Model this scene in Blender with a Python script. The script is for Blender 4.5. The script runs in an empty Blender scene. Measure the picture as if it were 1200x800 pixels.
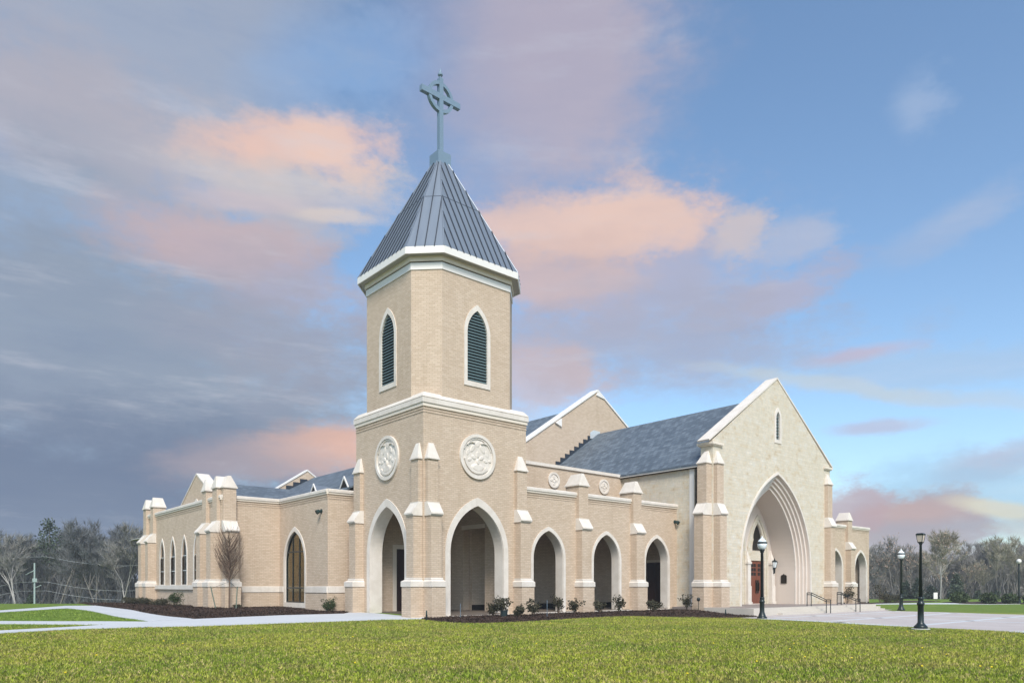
import bpy, bmesh, math, random
import numpy as np
from mathutils import Vector, Matrix, geometry
random.seed(7)
R = math.radians
SC = bpy.context.scene
COL = SC.collection
PI = math.pi

# ------------------------------------------------------------------ camera
CAMP = (-21.766, -32.721, 1.7)
FWD = (0.65098, 0.75909)
RGT = (0.75909, -0.65098)
cd = bpy.data.cameras.new('camera')
cam = bpy.data.objects.new('camera', cd)
COL.objects.link(cam)
cd.sensor_width = 36.0
cd.lens = 849.0 / 1200.0 * 36.0
cd.shift_y = 287.0 / 1200.0
cd.clip_start = 0.1
cd.clip_end = 6000
cam.location = CAMP
cam.rotation_euler = (R(90), 0, -math.atan2(FWD[0], FWD[1]))
SC.camera = cam

# ------------------------------------------------------------------ view
SC.view_settings.view_transform = 'Standard'
SC.view_settings.look = 'None'
SC.view_settings.exposure = 0.20
SC.view_settings.gamma = 1.0

# ------------------------------------------------------------------ sun
SUN_EL = 46.0
SUN_FROM = (-0.54, -0.842)          # horizontal direction the light comes from
sl = bpy.data.lights.new('sun', 'SUN')
sl.energy = 3.5
sl.angle = R(18)
sl.color = (1.0, 0.945, 0.875)
so = bpy.data.objects.new('sun', sl)
COL.objects.link(so)
_d = Vector((-SUN_FROM[0] * math.cos(R(SUN_EL)), -SUN_FROM[1] * math.cos(R(SUN_EL)), -math.sin(R(SUN_EL))))
so.rotation_euler = _d.to_track_quat('-Z', 'Y').to_euler()


# ------------------------------------------------------------------ node helper
class NT:
    def __init__(s, tree):
        s.t = tree
        s.n = tree.nodes
        s.l = tree.links

    def new(s, kind, **kw):
        nd = s.n.new(kind)
        for k, v in kw.items():
            setattr(nd, k, v)
        return nd

    def put(s, sock, v):
        if isinstance(v, bpy.types.NodeSocket):
            s.l.new(v, sock)
        else:
            sock.default_value = v

    def m(s, op, a, b=0.0, c=None, clamp=False):
        nd = s.new('ShaderNodeMath', operation=op, use_clamp=clamp)
        s.put(nd.inputs[0], a)
        s.put(nd.inputs[1], b)
        if c is not None:
            s.put(nd.inputs[2], c)
        return nd.outputs[0]

    def v(s, op, a, b=(0, 0, 0)):
        nd = s.new('ShaderNodeVectorMath', operation=op)
        s.put(nd.inputs[0], a)
        if op == 'SCALE':
            s.put(nd.inputs['Scale'], b)
        else:
            s.put(nd.inputs[1], b)
        return nd.outputs['Value'] if op in ('DOT_PRODUCT', 'LENGTH') else nd.outputs['Vector']

    def mix(s, f, a, b, blend='MIX'):
        nd = s.new('ShaderNodeMix', data_type='RGBA', blend_type=blend)
        s.put(nd.inputs['Factor'], f)
        s.put(nd.inputs['A'], a)
        s.put(nd.inputs['B'], b)
        return nd.outputs['Result']

    def noise(s, vec, scale, detail=3.0, rough=0.55, w=None):
        nd = s.new('ShaderNodeTexNoise')
        s.put(nd.inputs['Vector'], vec)
        s.put(nd.inputs['Scale'], scale)
        s.put(nd.inputs['Detail'], detail)
        s.put(nd.inputs['Roughness'], rough)
        return nd.outputs['Fac'], nd.outputs['Color']

    def ramp(s, f, stops):
        nd = s.new('ShaderNodeValToRGB')
        cr = nd.color_ramp
        while len(cr.elements) > 1:
            cr.elements.remove(cr.elements[-1])
        cr.elements[0].position = stops[0][0]
        cr.elements[0].color = c4(stops[0][1])
        for p, c in stops[1:]:
            e = cr.elements.new(p)
            e.color = c4(c)
        s.put(nd.inputs[0], f)
        return nd.outputs[0]

    def maprange(s, v, a, b, c=0.0, d=1.0, smooth=True):
        nd = s.new('ShaderNodeMapRange')
        if smooth:
            nd.interpolation_type = 'SMOOTHSTEP'
        s.put(nd.inputs[0], v)
        for i, q in enumerate((a, b, c, d)):
            s.put(nd.inputs[1 + i], q)
        return nd.outputs[0]

    def comb(s, x, y, z):
        nd = s.new('ShaderNodeCombineXYZ')
        for i, q in enumerate((x, y, z)):
            s.put(nd.inputs[i], q)
        return nd.outputs[0]


def c4(c):
    return (c[0], c[1], c[2], 1.0)


def srgb(r, g, b):
    f = lambda q: (q / 255 / 12.92) if q / 255 <= 0.04045 else ((q / 255 + 0.055) / 1.055) ** 2.4
    return (f(r), f(g), f(b), 1.0)


# ------------------------------------------------------------------ world
W = bpy.data.worlds.new('World')
SC.world = W
W.use_nodes = True
t = NT(W.node_tree)
t.n.clear()
out = t.new('ShaderNodeOutputWorld')
sky = t.new('ShaderNodeTexSky')
sky.sky_type = 'NISHITA'
sky.sun_disc = False
sky.sun_elevation = R(SUN_EL)
sky.sun_rotation = math.atan2(SUN_FROM[0], SUN_FROM[1])
sky.air_density = 1.0
sky.dust_density = 1.2
sky.ozone_density = 1.6
SKYSTR = 0.15
bgs = t.new('ShaderNodeBackground')
skc = t.mix(1.0, sky.outputs[0], (1.06, 1.18, 1.20, 1), 'MULTIPLY')
t.put(bgs.inputs[0], skc)
bgs.inputs[1].default_value = SKYSTR
tc = t.new('ShaderNodeTexCoord')
dirv = t.v('NORMALIZE', tc.outputs['Generated'])
dr = t.v('DOT_PRODUCT', dirv, (RGT[0], RGT[1], 0))
df = t.v('DOT_PRODUCT', dirv, (FWD[0], FWD[1], 0))
sep = t.new('ShaderNodeSeparateXYZ')
t.put(sep.inputs[0], dirv)
AZ = t.m('ARCTAN2', dr, df)
EL = t.m('ARCSINE', sep.outputs[2])
stretch = t.v('MULTIPLY', dirv, (1, 1, 2.0))
n1, n1c = t.noise(stretch, 3.2, 6, 0.6)
n2, n2c = t.noise(stretch, 8.0, 8, 0.66)
n3, n3c = t.noise(t.v('MULTIPLY', dirv, (1, 1, 4.0)), 5.0, 5, 0.6)
s1 = t.new('ShaderNodeSeparateColor'); t.put(s1.inputs[0], n1c)
s2 = t.new('ShaderNodeSeparateColor'); t.put(s2.inputs[0], n2c)
WX = t.m('ADD', t.m('MULTIPLY', t.m('SUBTRACT', s1.outputs[0], 0.5), 0.30), t.m('MULTIPLY', t.m('SUBTRACT', s2.outputs[0], 0.5), 0.12))
WY = t.m('ADD', t.m('MULTIPLY', t.m('SUBTRACT', s1.outputs[1], 0.5), 0.14), t.m('MULTIPLY', t.m('SUBTRACT', s2.outputs[1], 0.5), 0.08))
AZW = t.m('ADD', AZ, WX)
ELW = t.m('ADD', EL, WY)


def azel(px, py):
    return math.atan((px - 600) / 849.0), math.atan((687 - py) / math.hypot(849.0, px - 600))


# clouds: (x, y, half width, half height, tilt deg, colour, strength, edge softness)
# x,y are where the bank stands on the horizon compass, given as bearings below
CL = [
    (150, 50, 300, 150, 8, (164, 170, 184), 0.75, 1.0),
    (70, 150, 240, 80, 5, (172, 168, 178), 0.80, 1.0),
    (630, 80, 160, 170, -10, (174, 168, 184), 0.60, 1.0),
    (650, 60, 110, 120, -30, (188, 172, 180), 0.45, 1.0),
    (40, 262, 170, 34, -4, (148, 176, 212), 0.70, 0.9),
    (110, 440, 450, 180, 4, (140, 153, 172), 1.0, 0.9),
    (40, 600, 560, 130, 0, (108, 123, 148), 1.0, 1.0),
    (400, 90, 110, 46, -12, (128, 166, 212), 0.55, 1.0),
    (450, 250, 60, 60, 10, (140, 174, 214), 0.35, 1.0),
    (340, 222, 160, 52, 4, (184, 180, 188), 0.85, 0.9),
    (345, 176, 118, 28, -8, (230, 192, 176), 0.85, 0.85),
    (350, 214, 120, 20, -4, (196, 190, 190), 0.7, 1.0),
    (395, 188, 60, 24, 14, (228, 196, 180), 0.55, 0.8),
    (400, 256, 60, 8, 2, (218, 202, 190), 0.65, 0.9),
    (285, 236, 80, 10, -6, (200, 186, 190), 0.6, 0.9),
    (240, 288, 130, 32, -2, (200, 172, 170), 0.72, 1.0),
    (335, 330, 140, 40, 12, (180, 168, 178), 0.65, 1.0),
    (330, 400, 150, 70, 5, (156, 158, 174), 0.6, 1.0),
    (400, 525, 90, 36, -8, (226, 180, 158), 0.85, 1.0),
    (300, 548, 110, 30, -6, (184, 166, 168), 0.6, 1.0),
    (700, 320, 180, 95, 4, (184, 172, 182), 0.62, 1.0),
    (670, 262, 135, 34, -2, (226, 194, 180), 0.85, 0.8),
    (745, 262, 80, 26, 4, (222, 192, 180), 0.7, 0.8),
    (650, 318, 90, 44, 0, (208, 180, 172), 0.65, 0.9),
    (866, 272, 36, 26, 0, (206, 190, 186), 0.75, 0.8),
    (925, 280, 50, 24, -12, (182, 184, 200), 0.6, 0.9),
    (915, 352, 70, 26, -12, (176, 170, 188), 0.75, 0.9),
    (760, 400, 220, 60, 4, (164, 166, 184), 0.7, 1.0),
    (640, 445, 80, 50, 0, (206, 178, 170), 0.65, 1.0),
    (1000, 420, 70, 11, -2, (198, 172, 180), 0.65, 1.0),
    (1050, 440, 170, 22, 5, (170, 190, 212), 0.5, 0.9),
    (960, 452, 170, 9, 14, (196, 204, 204), 0.55, 1.0),
    (1120, 470, 120, 8, 10, (190, 200, 208), 0.4, 1.0),
    (1030, 500, 60, 9, 0, (182, 172, 190), 0.6, 0.9),
    (1084, 116, 36, 32, -40, (164, 182, 210), 0.55, 1.0),
    (1120, 262, 90, 20, -18, (166, 180, 206), 0.5, 1.0),
    (1160, 545, 60, 18, -10, (176, 166, 184), 0.7, 0.9),
    (1110, 590, 160, 50, 0, (158, 196, 224), 0.75, 0.9),
    (1068, 634, 84, 44, 2, (166, 152, 158), 0.9, 0.6),
    (1064, 600, 66, 14, 2, (196, 164, 156), 0.6, 0.9),
    (975, 600, 44, 40, 0, (184, 158, 162), 0.8, 0.8),
    (1180, 598, 62, 9, 12, (216, 212, 190), 0.9, 0.9),
    (1205, 620, 40, 9, 6, (188, 186, 180), 0.6, 0.9),
]
EDGE = t.m('ADD', t.m('MULTIPLY', t.m('SUBTRACT', n2, 0.5), 1.9), t.m('MULTIPLY', t.m('SUBTRACT', n1, 0.5), 0.9))
EDGE2 = t.m('MULTIPLY', t.m('SUBTRACT', n2, 0.5), 1.0)
ccol = None
camt = None
for (px, py, hw, hh, rot, col, al, soft) in CL:
    a, e = azel(px, py)
    sx = hw / 849.0 * math.cos(a) * 1.2
    sy = hh / 849.0 * 1.15
    k = min(1.0, hh / 45.0)
    ax = t.m('ADD', AZ, t.m('MULTIPLY', WX, 0.20 + 0.35 * k))
    ey = t.m('ADD', EL, t.m('MULTIPLY', WY, 0.15 + 0.40 * k))
    dx = t.m('SUBTRACT', ax, a)
    dy = t.m('SUBTRACT', ey, e)
    cr, sr = math.cos(R(-rot)), math.sin(R(-rot))
    u_ = t.m('DIVIDE', t.m('ADD', t.m('MULTIPLY', dx, cr), t.m('MULTIPLY', dy, sr)), sx)
    v_ = t.m('DIVIDE', t.m('SUBTRACT', t.m('MULTIPLY', dy, cr), t.m('MULTIPLY', dx, sr)), sy)
    d2 = t.m('SQRT', t.m('ADD', t.m('MULTIPLY', u_, u_), t.m('MULTIPLY', v_, v_)))
    d2 = t.m('ADD', d2, (t.m('MULTIPLY', EDGE, 0.55) if hh > 95 else EDGE) if hh > 16 else EDGE2)
    mk = t.maprange(d2, 1.12, 1.12 - soft * .85, 0.0, al)
    mk = t.m('MULTIPLY', mk, t.maprange(n2, 0.25, 0.55, 0.80 if hh < 95 else 0.97, 1.0))
    colv = srgb(*col)
    if ccol is None:
        ccol = colv
        camt = mk
    else:
        # "over" compositing with premultiplied-like running mix
        newa = t.m('SUBTRACT', 1.0, t.m('MULTIPLY', t.m('SUBTRACT', 1.0, camt), t.m('SUBTRACT', 1.0, mk)))
        fac = t.m('DIVIDE', mk, t.m('MAXIMUM', newa, 0.0001))
        ccol = t.mix(fac, ccol, colv)
        camt = newa
# fine light and dark structure inside the clouds
ccol = t.mix(t.maprange(n3, 0.35, 0.7, 0.0, 0.30), ccol, t.mix(1.0, ccol, (0.84, 0.88, 0.95, 1), 'MULTIPLY'))
n4, _ = t.noise(t.v('MULTIPLY', dirv, (1, 1, 6.0)), 3.5, 8, 0.68)
ccol = t.mix(t.maprange(n4, 0.50, 0.72, 0.0, 0.35), ccol, (0.60, 0.60, 0.66, 1))
ccol = t.mix(t.maprange(n4, 0.50, 0.30, 0.0, 0.26), ccol, t.mix(1.0, ccol, (0.74, 0.80, 0.90, 1), 'MULTIPLY'))
bgc = t.new('ShaderNodeBackground')
t.put(bgc.inputs[0], ccol)
bgc.inputs[1].default_value = 0.98
ms = t.new('ShaderNodeMixShader')
t.put(ms.inputs[0], camt)
t.l.new(bgs.outputs[0], ms.inputs[1])
t.l.new(bgc.outputs[0], ms.inputs[2])
t.l.new(ms.outputs[0], out.inputs[0])
W.cycles.sampling_method = 'MANUAL'
W.cycles.sample_map_resolution = 512

# ------------------------------------------------------------------ materials
MATS = {}


def mat(name):
    m = bpy.data.materials.new(name)
    m.use_nodes = True
    t = NT(m.node_tree)
    b = t.n['Principled BSDF']
    MATS[name] = m
    return m, t, b


def simple(name, col, rough=0.7, metal=0.0, nscale=0, namp=0.15, bump=0.0, spec=0.4):
    m, t, b = mat(name)
    geo = t.new('ShaderNodeNewGeometry')
    if nscale:
        f, c = t.noise(geo.outputs['Position'], nscale, 5, 0.6)
        f2, _ = t.noise(geo.outputs['Position'], nscale * 0.13, 3, 0.5)
        lo = tuple(q * (1 - namp) for q in col) + (1,)
        hi = tuple(min(1, q * (1 + namp)) for q in col) + (1,)
        t.put(b.inputs['Base Color'], t.mix(t.m('ADD', t.m('MULTIPLY', f, 0.6), t.m('MULTIPLY', f2, 0.4)), lo, hi))
        if bump:
            bp = t.new('ShaderNodeBump')
            bp.inputs['Strength'].default_value = 0.6
            bp.inputs['Distance'].default_value = bump
            t.put(bp.inputs['Height'], f)
            t.l.new(bp.outputs[0], b.inputs['Normal'])
    else:
        b.inputs['Base Color'].default_value = c4(col)
    b.inputs['Roughness'].default_value = rough
    b.inputs['Metallic'].default_value = metal
    b.inputs['Specular IOR Level'].default_value = spec
    return m


def surf_uv(t):
    """u along the horizontal tangent of the face, v up the slope, in metres"""
    geo = t.new('ShaderNodeNewGeometry')
    N = geo.outputs['True Normal']
    T = t.v('NORMALIZE', t.v('CROSS_PRODUCT', (0, 0, 1), N))
    S_ = t.v('CROSS_PRODUCT', N, T)
    P = geo.outputs['Position']
    return geo, t.v('DOT_PRODUCT', P, T), t.v('DOT_PRODUCT', P, S_)


def brickmat(name, c1, c2, mortar, bw, bh, msize, dark, stain=0.12, bump=0.004):
    m, t, b = mat(name)
    geo, u, v = surf_uv(t)
    uv = t.comb(u, v, 0)
    bt = t.new('ShaderNodeTexBrick')
    t.put(bt.inputs['Vector'], uv)
    bt.inputs['Color1'].default_value = c4(c1)
    bt.inputs['Color2'].default_value = c4(c2)
    bt.inputs['Mortar'].default_value = c4(mortar)
    bt.inputs['Scale'].default_value = 1.0
    bt.inputs['Mortar Size'].default_value = msize
    bt.inputs['Mortar Smooth'].default_value = 0.2
    bt.inputs['Brick Width'].default_value = bw
    bt.inputs['Row Height'].default_value = bh
    bt.offset = 0.5
    f, _ = t.noise(geo.outputs['Position'], 0.45, 6, 0.7)
    f2, _ = t.noise(t.comb(t.m('MULTIPLY', u, 3.0), t.m('MULTIPLY', v, 9.0), 0), 1.0, 4, 0.6)
    f3, _ = t.noise(t.comb(t.m('MULTIPLY', u, 1.2), t.m('MULTIPLY', v, 0.12), 3.0), 1.0, 4, 0.65)
    c = t.mix(t.maprange(f, 0.3, 0.7, 0.0, 0.55), bt.outputs['Color'], t.mix(1.0, bt.outputs['Color'], c4(dark), 'MULTIPLY'))
    c = t.mix(t.maprange(f2, 0.35, 0.7, 0.0, 0.30), c, t.mix(1.0, c, (0.84, 0.80, 0.74, 1), 'MULTIPLY'))
    c = t.mix(t.maprange(f3, 0.5, 0.8, 0.0, stain * 5.0), c, t.mix(1.0, c, (0.80, 0.78, 0.74, 1), 'MULTIPLY'))
    t.put(b.inputs['Base Color'], c)
    b.inputs['Roughness'].default_value = 0.85
    b.inputs['Specular IOR Level'].default_value = 0.25
    bp = t.new('ShaderNodeBump')
    bp.inputs['Strength'].default_value = 0.7
    bp.inputs['Distance'].default_value = bump
    h_ = t.m('SUBTRACT', t.m('MULTIPLY', f2, 0.12), bt.outputs['Fac'])
    t.put(bp.inputs['Height'], h_)
    t.l.new(bp.outputs[0], b.inputs['Normal'])
    return m


brickmat('tan_brick', (0.620, 0.502, 0.390), (0.530, 0.418, 0.315), (0.450, 0.358, 0.272), 0.31, 0.105, 0.013, (0.90, 0.87, 0.83))


def stonemat(name):
    m, t, b = mat(name)
    geo, u, v = surf_uv(t)
    # two coursings of different size broken up by a noise so blocks vary
    def bl(bw, bh, off, sq, fr):
        bt = t.new('ShaderNodeTexBrick')
        t.put(bt.inputs['Vector'], t.comb(t.m('ADD', u, off), t.m('ADD', v, off * 0.37), 0))
        bt.inputs['Color1'].default_value = (0, 0, 0, 1)
        bt.inputs['Color2'].default_value = (1, 1, 1, 1)
        bt.inputs['Mortar'].default_value = (0.5, 0.5, 0.5, 1)
        bt.inputs['Scale'].default_value = 1.0
        bt.inputs['Mortar Size'].default_value = 0.012
        bt.inputs['Brick Width'].default_value = bw
        bt.inputs['Row Height'].default_value = bh
        bt.offset = 0.37
        bt.squash = sq
        bt.squash_frequency = fr
        s_ = t.new('ShaderNodeSeparateColor')
        t.put(s_.inputs[0], bt.outputs['Color'])
        return s_.outputs[0], bt.outputs['Fac']
    a, fa = bl(0.46, 0.20, 3.1, 1.5, 3)
    a2, fa2 = bl(0.74, 0.40, 7.7, 0.6, 2)
    f, _ = t.noise(geo.outputs['Position'], 1.9, 6, 0.66)
    f2, _ = t.noise(geo.outputs['Position'], 9.0, 4, 0.6)
    f0, _ = t.noise(geo.outputs['Position'], 0.25, 3, 0.5)
    val = t.m('ADD', t.m('MULTIPLY', a, 0.24), t.m('MULTIPLY', a2, 0.24))
    val = t.m('ADD', val, t.m('MULTIPLY', t.maprange(f, 0.25, 0.75), 0.52))
    c = t.ramp(val, [(0.12, (0.47, 0.385, 0.27)), (0.32, (0.62, 0.525, 0.385)), (0.46, (0.57, 0.53, 0.44)),
                     (0.60, (0.67, 0.585, 0.455)), (0.74, (0.59, 0.565, 0.50)), (0.9, (0.72, 0.655, 0.545))])
    c = t.mix(t.maprange(f2, 0.4, 0.75, 0.0, 0.3), c, t.mix(1.0, c, (0.78, 0.76, 0.72, 1), 'MULTIPLY'))
    c = t.mix(t.maprange(f0, 0.35, 0.65, 0.0, 0.30), c, (0.58, 0.52, 0.41, 1))
    mort = t.m('MAXIMUM', fa, t.m('MULTIPLY', fa2, 0.6))
    c = t.mix(t.m('MULTIPLY', mort, 0.35), c, (0.45, 0.40, 0.32, 1))
    t.put(b.inputs['Base Color'], c)
    b.inputs['Roughness'].default_value = 0.85
    b.inputs['Specular IOR Level'].default_value = 0.25
    bp = t.new('ShaderNodeBump')
    bp.inputs['Strength'].default_value = 0.8
    bp.inputs['Distance'].default_value = 0.012
    t.put(bp.inputs['Height'], t.m('SUBTRACT', t.m('ADD', t.m('MULTIPLY', f2, 0.5), t.m('MULTIPLY', a, 0.3)), mort))
    t.l.new(bp.outputs[0], b.inputs['Normal'])
    return m


stonemat('ashlar')
# cast stone with faint joints
m, t, b = mat('cast_stone')
geo, u, v = surf_uv(t)
f, _ = t.noise(geo.outputs['Position'], 1.2, 5, 0.65)
f2, _ = t.noise(geo.outputs['Position'], 30.0, 3, 0.6)
jn = t.maprange(t.m('PINGPONG', u, 0.45), 0.0, 0.014, 0.45, 0.0)
f5, _ = t.noise(t.comb(t.m('MULTIPLY', u, 2.2), t.m('MULTIPLY', v, 0.35), 1.0), 1.0, 5, 0.65)
c = t.mix(t.maprange(f, 0.3, 0.7), (0.62, 0.56, 0.49, 1), (0.71, 0.655, 0.59, 1))
c = t.mix(t.maprange(f2, 0.45, 0.8, 0, 0.25), c, (0.60, 0.53, 0.45, 1))
c = t.mix(t.maprange(f5, 0.5, 0.8, 0, 0.35), c, (0.50, 0.45, 0.39, 1))
c = t.mix(jn, c, (0.40, 0.35, 0.30, 1))
t.put(b.inputs['Base Color'], c)
b.inputs['Roughness'].default_value = 0.8
b.inputs['Specular IOR Level'].default_value = 0.3
bp = t.new('ShaderNodeBump'); bp.inputs['Distance'].default_value = 0.004
t.put(bp.inputs['Height'], f2); t.l.new(bp.outputs[0], b.inputs['Normal'])

simple('plaster', (0.62, 0.54, 0.47), 0.85, 0, 2.5, 0.05, 0.002)
simple('cream_trim', (0.70, 0.62, 0.52), 0.7, 0, 3.0, 0.05)
simple('white_trim', (0.74, 0.71, 0.67), 0.6, 0, 2.0, 0.04)
simple('soffit', (0.42, 0.40, 0.37), 0.8, 0, 2.0, 0.05)
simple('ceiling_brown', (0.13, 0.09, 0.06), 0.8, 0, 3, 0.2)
simple('dark_wood', (0.026, 0.009, 0.007), 0.45, 0, 12.0, 0.4)
simple('louvre', (0.10, 0.15, 0.155), 0.5, 0.1, 8, 0.2)
simple('black_metal', (0.012, 0.020, 0.020), 0.35, 0.2, 6, 0.3, 0, 0.5)
simple('green_metal', (0.016, 0.045, 0.045), 0.4, 0.2, 6, 0.3, 0, 0.5)
simple('dark', (0.012, 0.010, 0.009), 0.9)
simple('bronze', (0.035, 0.028, 0.02), 0.4, 0.6, 20, 0.3)
simple('steel_white', (0.6, 0.62, 0.62), 0.4, 0.3)
simple('painted_metal_blue', (0.20, 0.275, 0.34), 0.42, 0.25, 3.0, 0.12)
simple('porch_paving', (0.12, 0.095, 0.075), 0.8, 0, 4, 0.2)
simple('step_stone', (0.52, 0.475, 0.415), 0.85, 0, 3.0, 0.14, 0.004)
simple('platform_paving', (0.25, 0.21, 0.19), 0.8, 0, 4, 0.2)
simple('blind', (0.42, 0.32, 0.10), 0.8, 0, 1.0, 0.2)
simple('room', (0.16, 0.11, 0.045), 0.9, 0, 0.8, 0.5)
simple('stake_wood', (0.16, 0.20, 0.16), 0.8)
simple('pot', (0.02, 0.035, 0.038), 0.5)
simple('pipe_blue', (0.16, 0.22, 0.28), 0.5)
simple('yellow_petal', (0.80, 0.60, 0.02), 0.6)
simple('slab_pad', (0.48, 0.47, 0.45), 0.85, 0, 4, 0.1)

# door timber
m, t, b = mat('door_wood')
geo, u, v = surf_uv(t)
f, _ = t.noise(t.comb(t.m('MULTIPLY', u, 22.0), t.m('MULTIPLY', v, 1.6), 0), 1.0, 5, 0.6)
pl = t.m('PINGPONG', u, 0.085)
c = t.mix(f, (0.125, 0.032, 0.016, 1), (0.215, 0.062, 0.030, 1))
c = t.mix(t.maprange(pl, 0.0, 0.008, 0.7, 0.0), c, (0.03, 0.008, 0.005, 1))
t.put(b.inputs['Base Color'], c)
b.inputs['Roughness'].default_value = 0.45

# shingles
def shingle(name, ca, cb, cc, w, h):
    m, t, b = mat(name)
    geo, u, v = surf_uv(t)
    bt = t.new('ShaderNodeTexBrick')
    t.put(bt.inputs['Vector'], t.comb(u, v, 0))
    bt.inputs['Color1'].default_value = (0, 0, 0, 1)
    bt.inputs['Color2'].default_value = (1, 1, 1, 1)
    bt.inputs['Mortar'].default_value = (0, 0, 0, 1)
    bt.inputs['Scale'].default_value = 1.0
    bt.inputs['Mortar Size'].default_value = 0.012
    bt.inputs['Brick Width'].default_value = w
    bt.inputs['Row Height'].default_value = h
    bt.offset = 0.5
    s_ = t.new('ShaderNodeSeparateColor'); t.put(s_.inputs[0], bt.outputs['Color'])
    f, _ = t.noise(geo.outputs['Position'], 0.9, 5, 0.65)
    f2, _ = t.noise(t.comb(t.m('MULTIPLY', u, 1.3), t.m('MULTIPLY', v, 4.5), 5.0), 1.0, 3, 0.6)
    val = t.m('ADD', t.m('MULTIPLY', s_.outputs[0], 0.5), t.m('ADD', t.m('MULTIPLY', f, 0.2), t.m('MULTIPLY', f2, 0.35)))
    c = t.ramp(val, [(0.2, ca), (0.5, cb), (0.85, cc)])
    c = t.mix(t.m('MULTIPLY', bt.outputs['Fac'], 0.6), c, (0.03, 0.035, 0.045, 1))
    t.put(b.inputs['Base Color'], c)
    b.inputs['Roughness'].default_value = 0.6
    rowf = t.m('FRACT', t.m('DIVIDE', v, h))
    bp = t.new('ShaderNodeBump')
    bp.inputs['Strength'].default_value = 1.0
    bp.inputs['Distance'].default_value = 0.02
    t.put(bp.inputs['Height'], t.m('ADD', t.m('MULTIPLY', t.m('SUBTRACT', 1.0, rowf), 0.8), t.m('MULTIPLY', s_.outputs[0], 0.3)))
    t.l.new(bp.outputs[0], b.inputs['Normal'])


shingle('slate', (0.060, 0.080, 0.102), (0.092, 0.120, 0.148), (0.155, 0.190, 0.222), 0.38, 0.42)

# standing seam metal
m, t, b = mat('seam_metal')
geo, u, v = surf_uv(t)
f, _ = t.noise(t.comb(t.m('MULTIPLY', u, 2.6), t.m('MULTIPLY', v, 0.25), 0), 1.0, 3, 0.5)
t.put(b.inputs['Base Color'], t.mix(f, (0.165, 0.195, 0.240, 1), (0.24, 0.275, 0.32, 1)))
b.inputs['Metallic'].default_value = 0.35
b.inputs['Roughness'].default_value = 0.42
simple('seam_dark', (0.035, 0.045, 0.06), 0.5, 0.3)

# glass
def glassmat(name, tint, mixf):
    m, t, b = mat(name)
    outn = [n_ for n_ in t.n if n_.type == 'OUTPUT_MATERIAL'][0]
    tr = t.new('ShaderNodeBsdfTransparent'); tr.inputs[0].default_value = c4(tint)
    gl = t.new('ShaderNodeBsdfGlossy'); gl.inputs['Roughness'].default_value = 0.03
    lw = t.new('ShaderNodeLayerWeight'); lw.inputs[0].default_value = 0.35
    mx = t.new('ShaderNodeMixShader')
    t.put(mx.inputs[0], t.m('ADD', t.m('MULTIPLY', lw.outputs[0], 0.6), mixf, clamp=True))
    t.l.new(tr.outputs[0], mx.inputs[1]); t.l.new(gl.outputs[0], mx.inputs[2])
    t.l.new(mx.outputs[0], outn.inputs[0])


glassmat('window_glass', (0.75, 0.68, 0.45), 0.04)
glassmat('green_glass', (0.10, 0.17, 0.15), 0.07)
m, t, b = mat('lamp_glass')
b.inputs['Base Color'].default_value = (0.72, 0.78, 0.80, 1)
b.inputs['Roughness'].default_value = 0.12
b.inputs['Specular IOR Level'].default_value = 0.7
m, t, b = mat('lamp_glass_warm')
b.inputs['Base Color'].default_value = (0.60, 0.50, 0.42, 1)
b.inputs['Roughness'].default_value = 0.2

# concrete
m, t, b = mat('concrete')
geo = t.new('ShaderNodeNewGeometry')
P = geo.outputs['Position']
f, _ = t.noise(P, 0.5, 5, 0.6); f2, _ = t.noise(P, 14, 4, 0.6)
c = t.mix(f, (0.44, 0.46, 0.48, 1), (0.56, 0.57, 0.58, 1))
c = t.mix(t.maprange(f2, 0.45, 0.8, 0, 0.3), c, (0.5, 0.5, 0.5, 1))
sp = t.new('ShaderNodeSeparateXYZ'); t.put(sp.inputs[0], P)
j1 = t.maprange(t.m('PINGPONG', t.m('ADD', sp.outputs[0], t.m('MULTIPLY', sp.outputs[1], 0.3)), 0.9), 0.0, 0.02, 0.5, 0.0)
c = t.mix(j1, c, (0.3, 0.3, 0.3, 1))
t.put(b.inputs['Base Color'], c); b.inputs['Roughness'].default_value = 0.85

# plaza paving: grey-rose aggregate panels
m, t, b = mat('plaza_paving')
geo = t.new('ShaderNodeNewGeometry')
P = geo.outputs['Position']
f, _ = t.noise(P, 0.45, 5, 0.65); f2, _ = t.noise(P, 16, 4, 0.6)
c = t.mix(f, (0.36, 0.31, 0.29, 1), (0.54, 0.49, 0.47, 1))
c = t.mix(t.maprange(f2, 0.4, 0.8, 0, 0.35), c, (0.34, 0.30, 0.28, 1))
t.put(b.inputs['Base Color'], c); b.inputs['Roughness'].default_value = 0.85

# mulch
m, t, b = mat('mulch')
geo = t.new('ShaderNodeNewGeometry'); P = geo.outputs['Position']
f, _ = t.noise(t.v('MULTIPLY', P, (1, 1, 3)), 9, 8, 0.8); f2, _ = t.noise(P, 1.1, 4, 0.6)
c = t.ramp(f, [(0.32, (0.006, 0.004, 0.003)), (0.50, (0.038, 0.021, 0.014)), (0.70, (0.17, 0.10, 0.065))])
c = t.mix(t.maprange(f2, 0.45, 0.75, 0, 0.4), c, (0.07, 0.035, 0.022, 1))
t.put(b.inputs['Base Color'], c); b.inputs['Roughness'].default_value = 0.95
bp = t.new('ShaderNodeBump'); bp.inputs['Distance'].default_value = 0.06
t.put(bp.inputs['Height'], f); t.l.new(bp.outputs[0], b.inputs['Normal'])


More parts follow.
